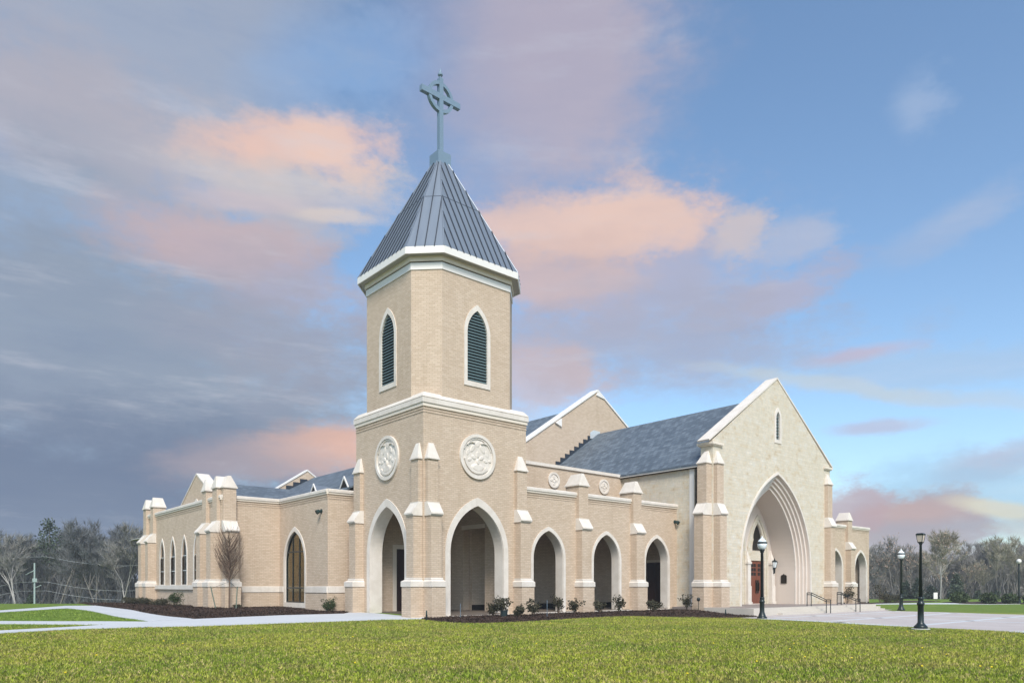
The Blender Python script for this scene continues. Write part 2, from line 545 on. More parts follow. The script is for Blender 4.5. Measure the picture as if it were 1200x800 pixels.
# grass: colour from position so blades and ground agree
def grasscolor(t, P):
    a, _ = t.noise(P, 0.22, 4, 0.6)
    b_, _ = t.noise(P, 1.3, 5, 0.65)
    c_, _ = t.noise(P, 9.0, 5, 0.7)
    c = t.mix(t.maprange(a, 0.35, 0.65), (0.185, 0.255, 0.022, 1), (0.310, 0.340, 0.038, 1))
    c = t.mix(t.maprange(b_, 0.48, 0.66, 0, 0.6), c, (0.360, 0.330, 0.095, 1))
    c = t.mix(t.maprange(c_, 0.515, 0.62, 0, 0.85), c, (0.42, 0.30, 0.20, 1))
    c = t.mix(t.maprange(c_, 0.46, 0.30, 0, 0.7), c, (0.060, 0.120, 0.010, 1))
    d_, _ = t.noise(P, 0.55, 6, 0.72)
    c = t.mix(t.maprange(d_, 0.50, 0.64, 0, 0.50), c, (0.280, 0.230, 0.090, 1))
    # lawn on the far sides is greener and plainer
    sp = t.new('ShaderNodeSeparateXYZ'); t.put(sp.inputs[0], P)
    k = t.m('MAXIMUM', t.maprange(sp.outputs[1], 0.5, 3.5), t.maprange(sp.outputs[0], 38.0, 42.0))
    g = t.mix(t.maprange(b_, 0.3, 0.7), (0.105, 0.185, 0.030, 1), (0.165, 0.245, 0.045, 1))
    return t.mix(t.m('MULTIPLY', k, 0.85), c, g)


m, t, b = mat('lawn')
geo = t.new('ShaderNodeNewGeometry'); P = geo.outputs['Position']
c = grasscolor(t, P)
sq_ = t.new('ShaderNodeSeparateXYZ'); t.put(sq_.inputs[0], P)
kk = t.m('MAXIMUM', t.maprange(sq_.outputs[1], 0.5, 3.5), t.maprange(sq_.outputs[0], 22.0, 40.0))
c = t.mix(1.0, c, t.mix(kk, (0.42, 0.42, 0.40, 1), (0.9, 0.9, 0.9, 1)), 'MULTIPLY')  # ground darkened under the blades, painting the shaded gaps between them
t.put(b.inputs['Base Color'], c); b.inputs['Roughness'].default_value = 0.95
b.inputs['Specular IOR Level'].default_value = 0.1
f, _ = t.noise(P, 22, 4, 0.6)
bp = t.new('ShaderNodeBump'); bp.inputs['Distance'].default_value = 0.05
t.put(bp.inputs['Height'], f); t.l.new(bp.outputs[0], b.inputs['Normal'])
m, t, b = mat('grass_blades')
geo = t.new('ShaderNodeNewGeometry'); P = geo.outputs['Position']
c = grasscolor(t, P)
wn = t.new('ShaderNodeTexWhiteNoise'); wn.noise_dimensions = '3D'
t.put(wn.inputs['Vector'], t.v('SNAP', P, (0.07, 0.07, 10)))
c = t.mix(1.0, c, t.mix(wn.outputs[0], (0.45, 0.55, 0.45, 1), (1.65, 1.55, 1.4, 1)), 'MULTIPLY')
t.put(b.inputs['Base Color'], c); b.inputs['Roughness'].default_value = 0.6
b.inputs['Specular IOR Level'].default_value = 0.2


def leafmat(name, ca, cb, sc=3.0, rough=0.6):
    m, t, b = mat(name)
    geo = t.new('ShaderNodeNewGeometry'); P = geo.outputs['Position']
    f, _ = t.noise(P, sc, 3, 0.6)
    ri = geo.outputs['Random Per Island']
    t.put(b.inputs['Base Color'], t.mix(t.m('ADD', t.m('MULTIPLY', f, 0.5), t.m('MULTIPLY', ri, 0.5)), c4(ca), c4(cb)))
    b.inputs['Roughness'].default_value = rough
    b.inputs['Specular IOR Level'].default_value = 0.2


leafmat('shrub_leaf', (0.012, 0.016, 0.010), (0.095, 0.085, 0.05), 6)
leafmat('hedge_leaf', (0.020, 0.035, 0.014), (0.075, 0.10, 0.04), 4)
leafmat('evergreen_leaf', (0.030, 0.048, 0.034), (0.090, 0.115, 0.070), 2)
leafmat('twig_grey', (0.14, 0.14, 0.13), (0.29, 0.275, 0.245), 0.3)
leafmat('twig_far', (0.165, 0.155, 0.14), (0.285, 0.265, 0.235), 0.12)  # lightened so the colour carries some of the distance haze
leafmat('twig_dark', (0.070, 0.078, 0.082), (0.175, 0.18, 0.175), 0.12)
leafmat('twig_rust', (0.17, 0.155, 0.135), (0.29, 0.26, 0.22), 0.3)
leafmat('bud_pink_lit', (0.38, 0.25, 0.18), (0.62, 0.44, 0.33), 0.5)  # pinkish light on the treetops is put into this colour
leafmat('twig_olive', (0.22, 0.20, 0.145), (0.36, 0.325, 0.24), 0.2)
simple('bark_pale', (0.33, 0.315, 0.29), 0.85, 0, 3, 0.3)
simple('bark_dark', (0.16, 0.145, 0.125), 0.9, 0, 5, 0.35)
simple('young_bark', (0.14, 0.095, 0.068), 0.8, 0, 9, 0.3)
simple('pole_pale', (0.34, 0.42, 0.40), 0.7)


# ------------------------------------------------------------------ objects
def tag(o, label=None, cat=None, group=None, kind=None):
    if label: o['label'] = label
    if cat: o['category'] = cat
    if group: o['group'] = group
    if kind: o['kind'] = kind
    return o


def empty(name, loc=(0, 0, 0), parent=None):
    o = bpy.data.objects.new(name, None)
    COL.objects.link(o)
    o.location = loc
    o.empty_display_size = 0.3
    if parent: o.parent = parent
    return o


class M:
    def __init__(s):
        s.v = []; s.f = []

    def add(s, vs, fs):
        n = len(s.v)
        s.v.extend([tuple(p) for p in vs])
        s.f.extend([tuple(i + n for i in f) for f in fs])

    def box(s, x0, x1, y0, y1, z0, z1):
        s.add([(x0, y0, z0), (x1, y0, z0), (x1, y1, z0), (x0, y1, z0), (x0, y0, z1), (x1, y0, z1), (x1, y1, z1), (x0, y1, z1)],
              [(0, 3, 2, 1), (4, 5, 6, 7), (0, 1, 5, 4), (1, 2, 6, 5), (2, 3, 7, 6), (3, 0, 4, 7)])

    def hull8(s, bot, top):
        n = len(bot)
        s.add(list(bot) + list(top), [tuple(range(n))[::-1], tuple(range(n, 2 * n))] +
              [(i, (i + 1) % n, n + (i + 1) % n, n + i) for i in range(n)])

    def panel(s, fr, outer, holes, d0, d1):
        """polygon (u,w) with holes, extruded from depth d0 to d1 in frame fr"""
        if isinstance(outer, Ring):
            # open band between two outlines of equal length, built as a strip
            A, B = outer.o, outer.i
            n = len(A)
            vs = []
            for i in range(n):
                for p in (A[i], B[i]):
                    vs += [fr(p[0], p[1], d0), fr(p[0], p[1], d1)]
            fs = []
            for i in range(n - 1):
                a, b = 4 * i, 4 * i + 4
                fs += [(a, a + 2, b + 2, b), (a + 1, b + 1, b + 3, a + 3), (a, b, b + 1, a + 1), (a + 2, a + 3, b + 3, b + 2)]
            e = 4 * (n - 1)
            fs += [(0, 1, 3, 2), (e, e + 2, e + 3, e + 1)]
            s.add(vs, fs)
            return
        loops = [list(outer)] + [list(h_) for h_ in holes]
        flat = [p for lp in loops for p in lp]
        tris = geometry.tessellate_polygon([[Vector((p[0], p[1], 0)) for p in lp] for lp in loops])
        n = len(flat)
        vs = [fr(p[0], p[1], d0) for p in flat] + [fr(p[0], p[1], d1) for p in flat]
        fs = []
        for a in tris:
            if len(set(a)) < 3: continue
            fs.append(tuple(a)); fs.append(tuple(n + i for i in a[::-1]))
        k = 0
        for lp in loops:
            m_ = len(lp)
            for i in range(m_):
                a, b_ = k + i, k + (i + 1) % m_
                fs.append((a, b_, n + b_, n + a))
            k += m_
        s.add(vs, fs)

    def tube(s, p0, p1, r0, r1=None, n=6, cap=True):
        r1 = r0 if r1 is None else r1
        a, b_ = Vector(p0), Vector(p1)
        d = (b_ - a)
        if d.length < 1e-6: return
        d.normalize()
        t_ = d.cross(Vector((0, 0, 1)))
        if t_.length < 1e-3: t_ = Vector((1, 0, 0))
        t_.normalize(); q = d.cross(t_)
        vs = []
        for (c, r) in ((a, r0), (b_, r1)):
            for i in range(n):
                an = 2 * PI * i / n
                vs.append(c + (t_ * math.cos(an) + q * math.sin(an)) * r)
        fs = [(i, (i + 1) % n, n + (i + 1) % n, n + i) for i in range(n)]
        if cap: fs += [tuple(range(n))[::-1], tuple(range(n, 2 * n))]
        s.add(vs, fs)

    def lathe(s, prof, n=16, cx=0, cy=0):
        k = len(prof)
        vs = [(cx + r * math.cos(2 * PI * i / n), cy + r * math.sin(2 * PI * i / n), z) for (r, z) in prof for i in range(n)]
        fs = [(j * n + i, j * n + (i + 1) % n, (j + 1) * n + (i + 1) % n, (j + 1) * n + i) for j in range(k - 1) for i in range(n)]
        fs += [tuple(range(n))[::-1], tuple(range((k - 1) * n, k * n))]
        s.add(vs, fs)

    def build(s, name, mname, parent=None, smooth=False, recalc=True, loc=None):
        me = bpy.data.meshes.new(name)
        me.from_pydata([tuple(p) for p in s.v], [], s.f)
        if recalc:
            bm = bmesh.new(); bm.from_mesh(me)
            bmesh.ops.recalc_face_normals(bm, faces=bm.faces)
            bm.to_mesh(me); bm.free()
        me.materials.append(MATS[mname])
        if smooth:
            me.polygons.foreach_set('use_smooth', [True] * len(me.polygons))
        o = bpy.data.objects.new(name, me)
        COL.objects.link(o)
        if loc: o.location = loc
        if parent: o.parent = parent
        return o


def FR(o, U, N):
    return lambda u, w, d: (o[0] + U[0] * u + N[0] * d, o[1] + U[1] * u + N[1] * d, w)


def FX(x): return FR((x, 0), (0, 1), (1, 0))       # wall facing -X, u = world Y
def FY(y): return FR((0, y), (1, 0), (0, 1))       # wall facing -Y, u = world X


def arc(cx, half, z0, zs, za, n=14):
    """pointed arch outline from bottom left over the apex to bottom right"""
    h_ = za - zs
    r = (h_ * h_ + half * half) / (2 * half)
    a1 = math.asin(min(1.0, h_ / r))
    L = [(cx - half, z0)]
    if z0 < zs - 1e-6: L.append((cx - half, zs))
    for i in range(1, n + 1):
        a = a1 * i / n
        L.append((cx - half + r - r * math.cos(a), zs + r * math.sin(a)))
    Rr = [(2 * cx - p[0], p[1]) for p in L[:-1]][::-1]
    return L + Rr


class Ring:
    def __init__(s, o, i):
        s.o, s.i = o, i


def ring(outer, inner):
    return Ring(outer, inner)


exec_parts = []
CH = empty('church')
tag(CH, 'tan brick and stone church with spired corner tower and pointed arches', 'church')


def part(mobj, name, mt, parent=CH, label=None, smooth=False):
    o = mobj.build(name, mt, parent, smooth)
    if label: o['label'] = label
    return o


# ---- buttress -------------------------------------------------------
def buttress(fr, u0, w, P, Z, kind='pyramid', back=0.0, label=None, side=0):
    """P = projections (upper, mid, base); Z = (weather bottom, weather top, cap bottom, cap top)"""
    p1, p2, p3 = P
    wb, wt, cb, ct = Z
    u1 = u0 + w
    m_ = M()
    def bx(a, b_, d, z0, z1, bk=0.05):
        m_.panel(fr, [(a, z0), (b_, z0), (b_, z1), (a, z1)], [], -d, bk)
    e = 0.10
    bx(u0 - e, u1 + e, p3, -0.6, 1.70)
    bx(u0, u1, p2, 1.70, wb)
    bx(u0, u1, p1, wb, cb, max(0.05, back))
    o = part(m_, 'buttress', 'tan_brick', CH, label)

    def prof(prof_, a, b_, name, mt='cast_stone'):
        mm = M()
        n = len(prof_)
        vs = [fr(a, z, -d) for d, z in prof_] + [fr(b_, z, -d) for d, z in prof_]
        mm.add(vs, [tuple(range(n)), tuple(range(n, 2 * n))[::-1]] + [(i, (i + 1) % n, n + (i + 1) % n, n + i) for i in range(n)])
        return mm.build(name, mt, o)
    # moulded band, chamfered on three sides
    mm = M()
    def rect(a, b_, d, z):
        return [fr(a, z, 0.03), fr(a, z, -d), fr(b_, z, -d), fr(b_, z, 0.03)]
    mm.hull8(rect(u0 - e - .04, u1 + e + .04, p3 + .04, 1.70), rect(u0 - e - .04, u1 + e + .04, p3 + .04, 1.98))
    mm.hull8(rect(u0 - e - .04, u1 + e + .04, p3 + .04, 1.981), rect(u0 - .02, u1 + .02, p2 + .04, 2.10))
    mm.hull8(rect(u0 - .05, u1 + .05, p2 + .07, 2.101), rect(u0 - .05, u1 + .05, p2 + .05, 2.19))
    mm.build('string_course', 'cast_stone', o)
    prof([(-0.03, wb - .03), (p2 + .05, wb - .03), (p2 + .05, wb + .03), (p2 + .12, wb + .04), (p2 + .12, wb + .12), (p1 + .04, wt - .06), (p1 + .04, wt), (-0.03, wt)],
         u0 - .05, u1 + .05, 'weathering')
    mc = M()
    if kind == 'pyramid':
        a, b_, d = u0 - .06, u1 + .06, p1 + .08
        mc.hull8([fr(a, cb, .03), fr(a, cb, -d), fr(b_, cb, -d), fr(b_, cb, .03)],
                 [fr(a, cb + .07, .03), fr(a, cb + .07, -d), fr(b_, cb + .07, -d), fr(b_, cb + .07, .03)])
        mid = (a + b_) / 2
        mc.hull8([fr(a + .02, cb + .07, .03), fr(a + .02, cb + .07, -d + .02), fr(b_ - .02, cb + .07, -d + .02), fr(b_ - .02, cb + .07, .03)],
                 [fr(mid - .16, ct, .03), fr(mid - .16, ct, -.06), fr(mid + .16, ct, -.06), fr(mid + .16, ct, .03)])
    else:
        a, b_, d, bk = u0 - .08, u1 + .08, p1 + .08, back + .05
        mc.hull8([fr(a, cb, bk), fr(a, cb, -d), fr(b_, cb, -d), fr(b_, cb, bk)],
                 [fr(a, cb + .08, bk), fr(a, cb + .08, -d), fr(b_, cb + .08, -d), fr(b_, cb + .08, bk)])
        mid = (a + b_) / 2
        rd = .10
        mc.hull8([fr(a + .02, cb + .08, bk - .02), fr(a + .02, cb + .08, -d + .02), fr(b_ - .02, cb + .08, -d + .02), fr(b_ - .02, cb + .08, bk - .02)],
                 [fr(mid - rd, ct, bk - .2), fr(mid - rd, ct, -d + .16), fr(mid + rd, ct, -d + .16), fr(mid + rd, ct, bk - .2)])
    mc.build('buttress_cap', 'cast_stone', o)
    return o


TW = 7.40
P_T = (0.24, 0.55, 0.78)
Z_T = (5.55, 6.28, 8.58, 9.48)
fx0, fy0 = FX(0.0), FY(0.0)
# tower body ----------------------------------------------------------
tw = M()
o_ = [(0, -0.6), (1.75, -0.6)] + arc(3.70, 1.95, -0.59, 3.6, 6.33)[0:] + [(5.65, -0.6), (TW, -0.6), (TW, 11.5), (0, 11.5)]
o_ = [(0, -0.6)] + arc(3.70, 1.95, -0.6, 3.6, 6.33) + [(TW, -0.6), (TW, 11.5), (0, 11.5)]
tw.panel(fy0, o_, [], 0.0, 0.75)
ox = [(0.75, -0.6)] + arc(3.75, 1.95, -0.6, 3.6, 6.33) + [(TW, -0.6), (TW, 11.5), (0.75, 11.5)]
tw.panel(fx0, ox, [], 0.0, 0.75)
# back (north) wall of the porch and east wall with its opening
tw.panel(FY(7.0), [(0.75, -0.6), (2.62, -0.6), (2.62, 4.10), (4.78, 4.10), (4.78, -0.6), (TW, -0.6), (TW, 11.5), (0.75, 11.5)], [], 0.0, 0.4)
tw.panel(FX(6.9), [(0.75, -0.6), (3.37, -0.6), (3.37, 5.44), (5.63, 5.44), (5.63, -0.6), (6.99, -0.6), (6.99, 11.5), (0.75, 11.5)], [], 0.0, 0.5)
tower = part(tw, 'tower', 'tan_brick')
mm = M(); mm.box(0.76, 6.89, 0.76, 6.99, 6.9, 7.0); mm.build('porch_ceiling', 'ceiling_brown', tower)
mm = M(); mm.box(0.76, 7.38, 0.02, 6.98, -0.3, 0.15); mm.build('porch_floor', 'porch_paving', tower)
mm = M(); mm.box(6.84, 6.92, 3.25, 5.75, 5.44, 5.71); mm.build('lintel', 'cream_trim', tower)
# arch surrounds
for fr, cx in ((fy0, 3.70), (fx0, 3.75)):
    mm = M(); mm.panel(fr, ring(arc(cx, 2.28, 0.0, 3.6, 6.78), arc(cx, 1.93, 0.0, 3.6, 6.31)), [], -0.045, 0.02)
    mm.build('arch_surround', 'cast_stone', tower)
    mm = M(); mm.panel(fr, ring(arc(cx, 1.97, 0.0, 3.6, 6.35), arc(cx, 1.91, 0.0, 3.6, 6.29)), [], 0.021, 0.80)
    mm.build('arch_reveal', 'cast_stone', tower)
# porch door
mm = M(); mm.panel(FY(7.0), ring([(2.34, 0.11), (2.34, 4.36), (5.06, 4.36), (5.06, 0.11)], [(2.62, 0.11), (2.62, 4.10), (4.78, 4.10), (4.78, 0.11)]), [], -0.04, 0.2)
mm.build('door_frame', 'cream_trim', tower)
for (a, b_) in ((2.64, 3.69), (3.71, 4.76)):
    mm = M(); mm.panel(FY(7.0), [(a, 0.13), (b_, 0.13), (b_, 4.08), (a, 4.08)], [], 0.12, 0.18)
    mm.panel(FY(7.0), ring([(a + .18, 2.3), (a + .18, 3.8), (b_ - .18, 3.8), (b_ - .18, 2.3)], [(a + .24, 2.3), (a + .24, 3.74), (b_ - .24, 3.74), (b_ - .24, 2.3)]), [], 0.09, 0.12)
    mm.build('porch_door', 'dark_wood', tower)

# tower cornice: courses stacked, rectangular rings with an octagon on top
def sqring(m_, e, z0, z1, th=0.3, x0=0.0, x1=TW, y0=0.0, y1=TW):
    m_.box(x0 - e, x1 + e, y0 - e, y0 + th, z0, z1)
    m_.box(x0 - e, x1 + e, y1 - th, y1 + e, z0, z1)
    m_.box(x0 - e, x0 + th, y0 + th, y1 - th, z0, z1)
    m_.box(x1 - th, x1 + e, y0 + th, y1 - th, z0, z1)
def sqfrust(m_, e0, e1, z0, z1):
    f_ = lambda e, z: [(-e, -e, z), (TW + e, -e, z), (TW + e, TW + e, z), (-e, TW + e, z)]
    m_.hull8(f_(e0, z0), f_(e1, z1))
mm = M(); sqfrust(mm, .025, .025, 11.12, 11.20); sqfrust(mm, .03, .03, 11.28, 11.36); mm.build('corbel_course', 'tan_brick', tower)
mm = M(); sqfrust(mm, .07, .07, 11.44, 11.63); mm.build('cornice_lower', 'cream_trim', tower)
mm = M(); sqfrust(mm, .12, .12, 11.635, 11.90); sqfrust(mm, .06, .06, 11.90, 11.93); sqfrust(mm, .12, .10, 11.93, 12.0); sqfrust(mm, .10, -0.10, 12.0, 12.24)
mm.build('cornice', 'cast_stone', tower)

# octagonal belfry ----------------------------------------------------
D0, C0 = 0.04, 1.21
def octo(e, z, d=D0, c=C0, ctr=TW / 2):
    H_ = ctr - d + e
    c_ = c + e * (2 - math.sqrt(2))
    k = H_ - c_
    pts = [(-k, -H_), (k, -H_), (H_, -k), (H_, k), (k, H_), (-k, H_), (-H_, k), (-H_, -k)]
    return [(ctr + x, ctr + y, z) for x, y in pts]
oc = octo(0, 0)
belfry = M()
wcx = TW / 2
for i in range(8):
    a, b_ = oc[i], oc[(i + 1) % 8]
    Lh = math.hypot(b_[0] - a[0], b_[1] - a[1])
    U = ((b_[0] - a[0]) / Lh, (b_[1] - a[1]) / Lh)
    N = (-U[1], U[0])
    fr = FR((a[0], a[1]), U, N)
    holes = []
    if i % 2 == 0:
        holes = [arc(Lh / 2, 0.74, 13.35, 16.1, 17.47)]
    belfry.panel(fr, [(0, 12.0), (Lh, 12.0), (Lh, 19.2), (0, 19.2)], holes, 0.0, 0.35)
bel = part(belfry, 'belfry', 'tan_brick')
for i in range(0, 8, 2):
    a, b_ = oc[i], oc[(i + 1) % 8]
    Lh = math.hypot(b_[0] - a[0], b_[1] - a[1])
    U = ((b_[0] - a[0]) / Lh, (b_[1] - a[1]) / Lh)
    N = (-U[1], U[0])
    fr = FR((a[0], a[1]), U, N)
    c = Lh / 2
    mm = M(); mm.panel(fr, arc(c, 0.94, 13.08, 16.1, 17.78), [arc(c, 0.72, 13.36, 16.1, 17.44)], -0.05, 0.10)
    wf = mm.build('louvred_window', 'cast_stone', bel)
    mm = M()
    z = 13.40
    while z < 17.35:
        # slat width follows the arch
        hh = 0.71
        if z > 16.1:
            h_ = 17.42 - 16.1; r_ = (h_ * h_ + .71 * .71) / (2 * .71)
            hh = max(0.03, math.sqrt(max(0, r_ * r_ - (z + .03 - 16.1) ** 2)) - (r_ - .71))
        p = [(c - hh, z), (c + hh, z)]
        mm.add([fr(c - hh, z, .01), fr(c + hh, z, .01), fr(c + hh, z + .11, .11), fr(c - hh, z + .11, .11),
                fr(c - hh, z + .03, .01), fr(c + hh, z + .03, .01), fr(c + hh, z + .14, .11), fr(c - hh, z + .14, .11)],
               [(0, 1, 2, 3), (4, 7, 6, 5), (0, 4, 5, 1), (1, 5, 6, 2), (2, 6, 7, 3), (3, 7, 4, 0)])
        z += 0.17
    mm.build('louvre_slats', 'louvre', wf)
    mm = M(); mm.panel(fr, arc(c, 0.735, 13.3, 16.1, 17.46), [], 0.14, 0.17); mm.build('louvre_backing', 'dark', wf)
def octband(m_, e0, e1, z0, z1):
    m_.hull8(octo(e0, z0), octo(e1, z1))
mm = M(); octband(mm, .05, .05, 19.15, 19.52); mm.build('belfry_band', 'white_trim', bel)
mm = M(); octband(mm, .02, .02, 19.52, 19.58); mm.build('shadow_gap', 'dark', bel)
mm = M(); octband(mm, .12, .12, 19.58, 19.87); mm.build('frieze', 'cream_trim', bel)
mm = M(); octband(mm, .13, .47, 19.87, 19.90); mm.build('soffit_board', 'soffit', bel)
mm = M(); octband(mm, .52, .52, 19.84, 19.85)
sp_ = empty('spire', (0, 0, 0), CH)
# fascia ring only (hollow)
A1, A0 = octo(.52, 0), octo(.46, 0)
mm = M()
for i in range(8):
    j = (i + 1) % 8
    mm.hull8([(A1[i][0], A1[i][1], 19.83), (A1[j][0], A1[j][1], 19.83), (A0[j][0], A0[j][1], 19.83), (A0[i][0], A0[i][1], 19.83)],
             [(A1[i][0], A1[i][1], 20.21), (A1[j][0], A1[j][1], 20.21), (A0[j][0], A0[j][1], 20.21), (A0[i][0], A0[i][1], 20.21)])
mm.build('eave_fascia', 'white_trim', sp_)
Zb, Zt = 20.20, 27.35
ctr = TW / 2
bot = octo(.50, Zb)
k, c_ = .44, .14
top = [(ctr + x, ctr + y, Zt) for x, y in [(-(k - c_), -k), (k - c_, -k), (k, -(k - c_)), (k, k - c_), (k - c_, k), (-(k - c_), k), (-k, k - c_), (-k, -(k - c_))]]
mm = M(); mm.hull8(bot, top); mm.build('spire_roof', 'seam_metal', sp_)
sm = M(); rd = M()
for i in range(8):
    a, b_, c2, d2 = Vector(bot[i]), Vector(bot[(i + 1) % 8]), Vector(top[(i + 1) % 8]), Vector(top[i])
    n_ = (b_ - a).cross(d2 - a).normalized()
    if n_.z < 0: n_ = -n_
    U = (b_ - a).normalized(); Lb = (b_ - a).length
    V_ = n_.cross(U)
    if V_.z < 0: V_ = -V_
    Hs = (d2 - a).dot(V_)
    tl, tr = (d2 - a).dot(U), (c2 - a).dot(U)
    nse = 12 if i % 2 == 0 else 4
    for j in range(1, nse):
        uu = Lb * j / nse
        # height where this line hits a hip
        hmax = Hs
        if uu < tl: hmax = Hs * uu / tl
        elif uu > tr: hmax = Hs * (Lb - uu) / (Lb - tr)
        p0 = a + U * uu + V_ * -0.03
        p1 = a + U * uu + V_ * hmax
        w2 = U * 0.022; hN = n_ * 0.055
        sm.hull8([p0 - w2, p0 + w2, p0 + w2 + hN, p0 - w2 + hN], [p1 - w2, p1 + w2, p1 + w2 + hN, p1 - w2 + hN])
    rd.tube(a, d2, .045, .045, 6)
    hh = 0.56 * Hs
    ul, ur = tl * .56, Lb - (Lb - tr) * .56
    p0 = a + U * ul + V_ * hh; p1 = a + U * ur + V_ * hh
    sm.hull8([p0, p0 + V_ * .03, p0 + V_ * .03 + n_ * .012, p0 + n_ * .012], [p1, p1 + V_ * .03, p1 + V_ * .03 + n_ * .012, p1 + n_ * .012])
sm.build('standing_seam', 'seam_dark', sp_); rd.build('hip_cap', 'seam_metal', sp_)  # seams coloured dark to carry their shadow lines
# cross
mm = M(); mm.box(ctr - .47, ctr + .47, ctr - .47, ctr + .47, 27.2, 27.98)
mm.hull8([(ctr - .47, ctr - .47, 27.98), (ctr + .47, ctr - .47, 27.98), (ctr + .47, ctr + .47, 27.98), (ctr - .47, ctr + .47, 27.98)],
         [(ctr - .2, ctr - .2, 28.12), (ctr + .2, ctr - .2, 28.12), (ctr + .2, ctr + .2, 28.12), (ctr - .2, ctr + .2, 28.12)])
mm.build('spire_cap', 'painted_metal_blue', sp_)
cr_ = M()
cr_.box(ctr - .14, ctr + .14, ctr - .14, ctr + .14, 28.1, 32.65)
cr_.box(ctr - 1.42, ctr - .14, ctr - .138, ctr + .138, 31.34, 31.68)
cr_.box(ctr + .14, ctr + 1.42, ctr - .138, ctr + .138, 31.34, 31.68)
cross = cr_.build('cross', 'painted_metal_blue', sp_)
mm = M()
n = 40
for i in range(n):
    a, b_ = 2 * PI * i / n, 2 * PI * (i + 1) / n
    q = []
    for an in (a, b_):
        for r in (.72, .92):
            for y in (-.115, .115):
                q.append((ctr + r * math.cos(an), ctr + y, 31.51 + r * math.sin(an)))
    mm.add(q, [(0, 2, 6, 4), (1, 5, 7, 3), (2, 3, 7, 6), (0, 4, 5, 1)])
mm.build('cross_ring', 'painted_metal_blue', cross)
mm = M(); mm.lathe([(.05, 32.64), (.06, 32.80), (.15, 32.86), (.16, 32.94), (.09, 33.02), (.05, 33.2), (.01, 33.3)], 12, ctr, ctr); mm.build('finial', 'painted_metal_blue', cross)

# tower medallions ----------------------------------------------------
def annulus(m_, fr, cu, cw, r0, r1, d0, d1, a0=0, a1=2 * PI, n=40, cap=True):
    for i in range(n):
        a, b_ = a0 + (a1 - a0) * i / n, a0 + (a1 - a0) * (i + 1) / n
        q = []
        for an in (a, b_):
            for r in (r0, r1):
                for d in (d0, d1):
                    q.append(fr(cu + r * math.cos(an), cw + r * math.sin(an), d))
        fs = [(0, 2, 6, 4), (1, 5, 7, 3), (2, 3, 7, 6), (0, 4, 5, 1)]
        if a1 - a0 < 2 * PI - .01:
            if i == 0: fs.append((0, 1, 3, 2))
            if i == n - 1: fs.append((4, 6, 7, 5))
        m_.add(q, fs)
def disc(m_, fr, cu, cw, rx, rz, d0, d1, rot=0, n=24, dome=0.0):
    pts = []
    for i in range(n):
        a = 2 * PI * i / n
        x, z = rx * math.cos(a), rz * math.sin(a)
        pts.append((x * math.cos(rot) - z * math.sin(rot), x * math.sin(rot) + z * math.cos(rot)))
    lo = [fr(cu + x, cw + z, d1) for x, z in pts]
    s_ = 1.0 - dome
    hi = [fr(cu + x * s_, cw + z * s_, d0) for x, z in pts]
    m_.hull8(lo, hi)
for fr, cu in ((fy0, 3.68), (fx0, 3.68)):
    cw = 9.10
    mm = M(); disc(mm, fr, cu, cw, 1.25, 1.25, -.02, .02, n=48); med = mm.build('medallion', 'cast_stone', tower)
    mm = M(); annulus(mm, fr, cu, cw, 1.10, 1.28, -.11, -.0); mm.build('medallion_rim', 'cast_stone', med)
    mm = M()
    annulus(mm, fr, cu, cw, .80, .97, -.09, -.015, R(188), R(318), 24)
    annulus(mm, fr, cu, cw + .02, .99, 1.06, -.07, -.015, R(20), R(160), 20)
    disc(mm, fr, cu, cw - .62, .52, .26, -.10, -.015, 0, dome=.35)
    for sx in (-1, 1):
        disc(mm, fr, cu + sx * .36, cw + .45, .30, .15, -.05, -.015, R(-55 * sx), dome=.35)
        disc(mm, fr, cu + sx * .68, cw + .22, .24, .12, -.04, -.015, R(-70 * sx), dome=.35)
        disc(mm, fr, cu + sx * .28, cw - .05, .20, .13, -.06, -.015, R(35 * sx), dome=.4)
        disc(mm, fr, cu + sx * .58, cw - .20, .18, .11, -.05, -.015, R(-20 * sx), dome=.4)
        disc(mm, fr, cu + sx * .88, cw - .18, .13, .09, -.06, -.015, 0, dome=.4)
        annulus(mm, fr, cu + sx * .42, cw + .42, .36, .42, -.10, -.015, R(60), R(150) if sx < 0 else R(120), 10)
    disc(mm, fr, cu, cw + .12, .13, .22, -.055, -.015, 0, dome=.4)
    disc(mm, fr, cu, cw + .72, .16, .20, -.04, -.015, 0, dome=.4)
    disc(mm, fr, cu, cw - .30, .12, .2, -.12, -.015, 0, dome=.4)
    mm.build('medallion_relief', 'cast_stone', med)

# tower buttresses
buttress(fy0, 0.12, 0.70, P_T, Z_T)
buttress(fx0, 0.12, 0.70, P_T, Z_T)
buttress(fy0, 6.50, 0.78, P_T, Z_T)
buttress(fx0, 6.50, 0.78, P_T, Z_T)
# stone footing of tower and arcade
mm = M(); mm.box(-.18, 7.58, -.18, .0, -.5, .09); mm.box(-.18, 0, 0, 7.5, -.5, .09); mm.box(7.58, 22.4, -.15, .1, -.5, .115)
mm.build('footing', 'cast_stone', CH)


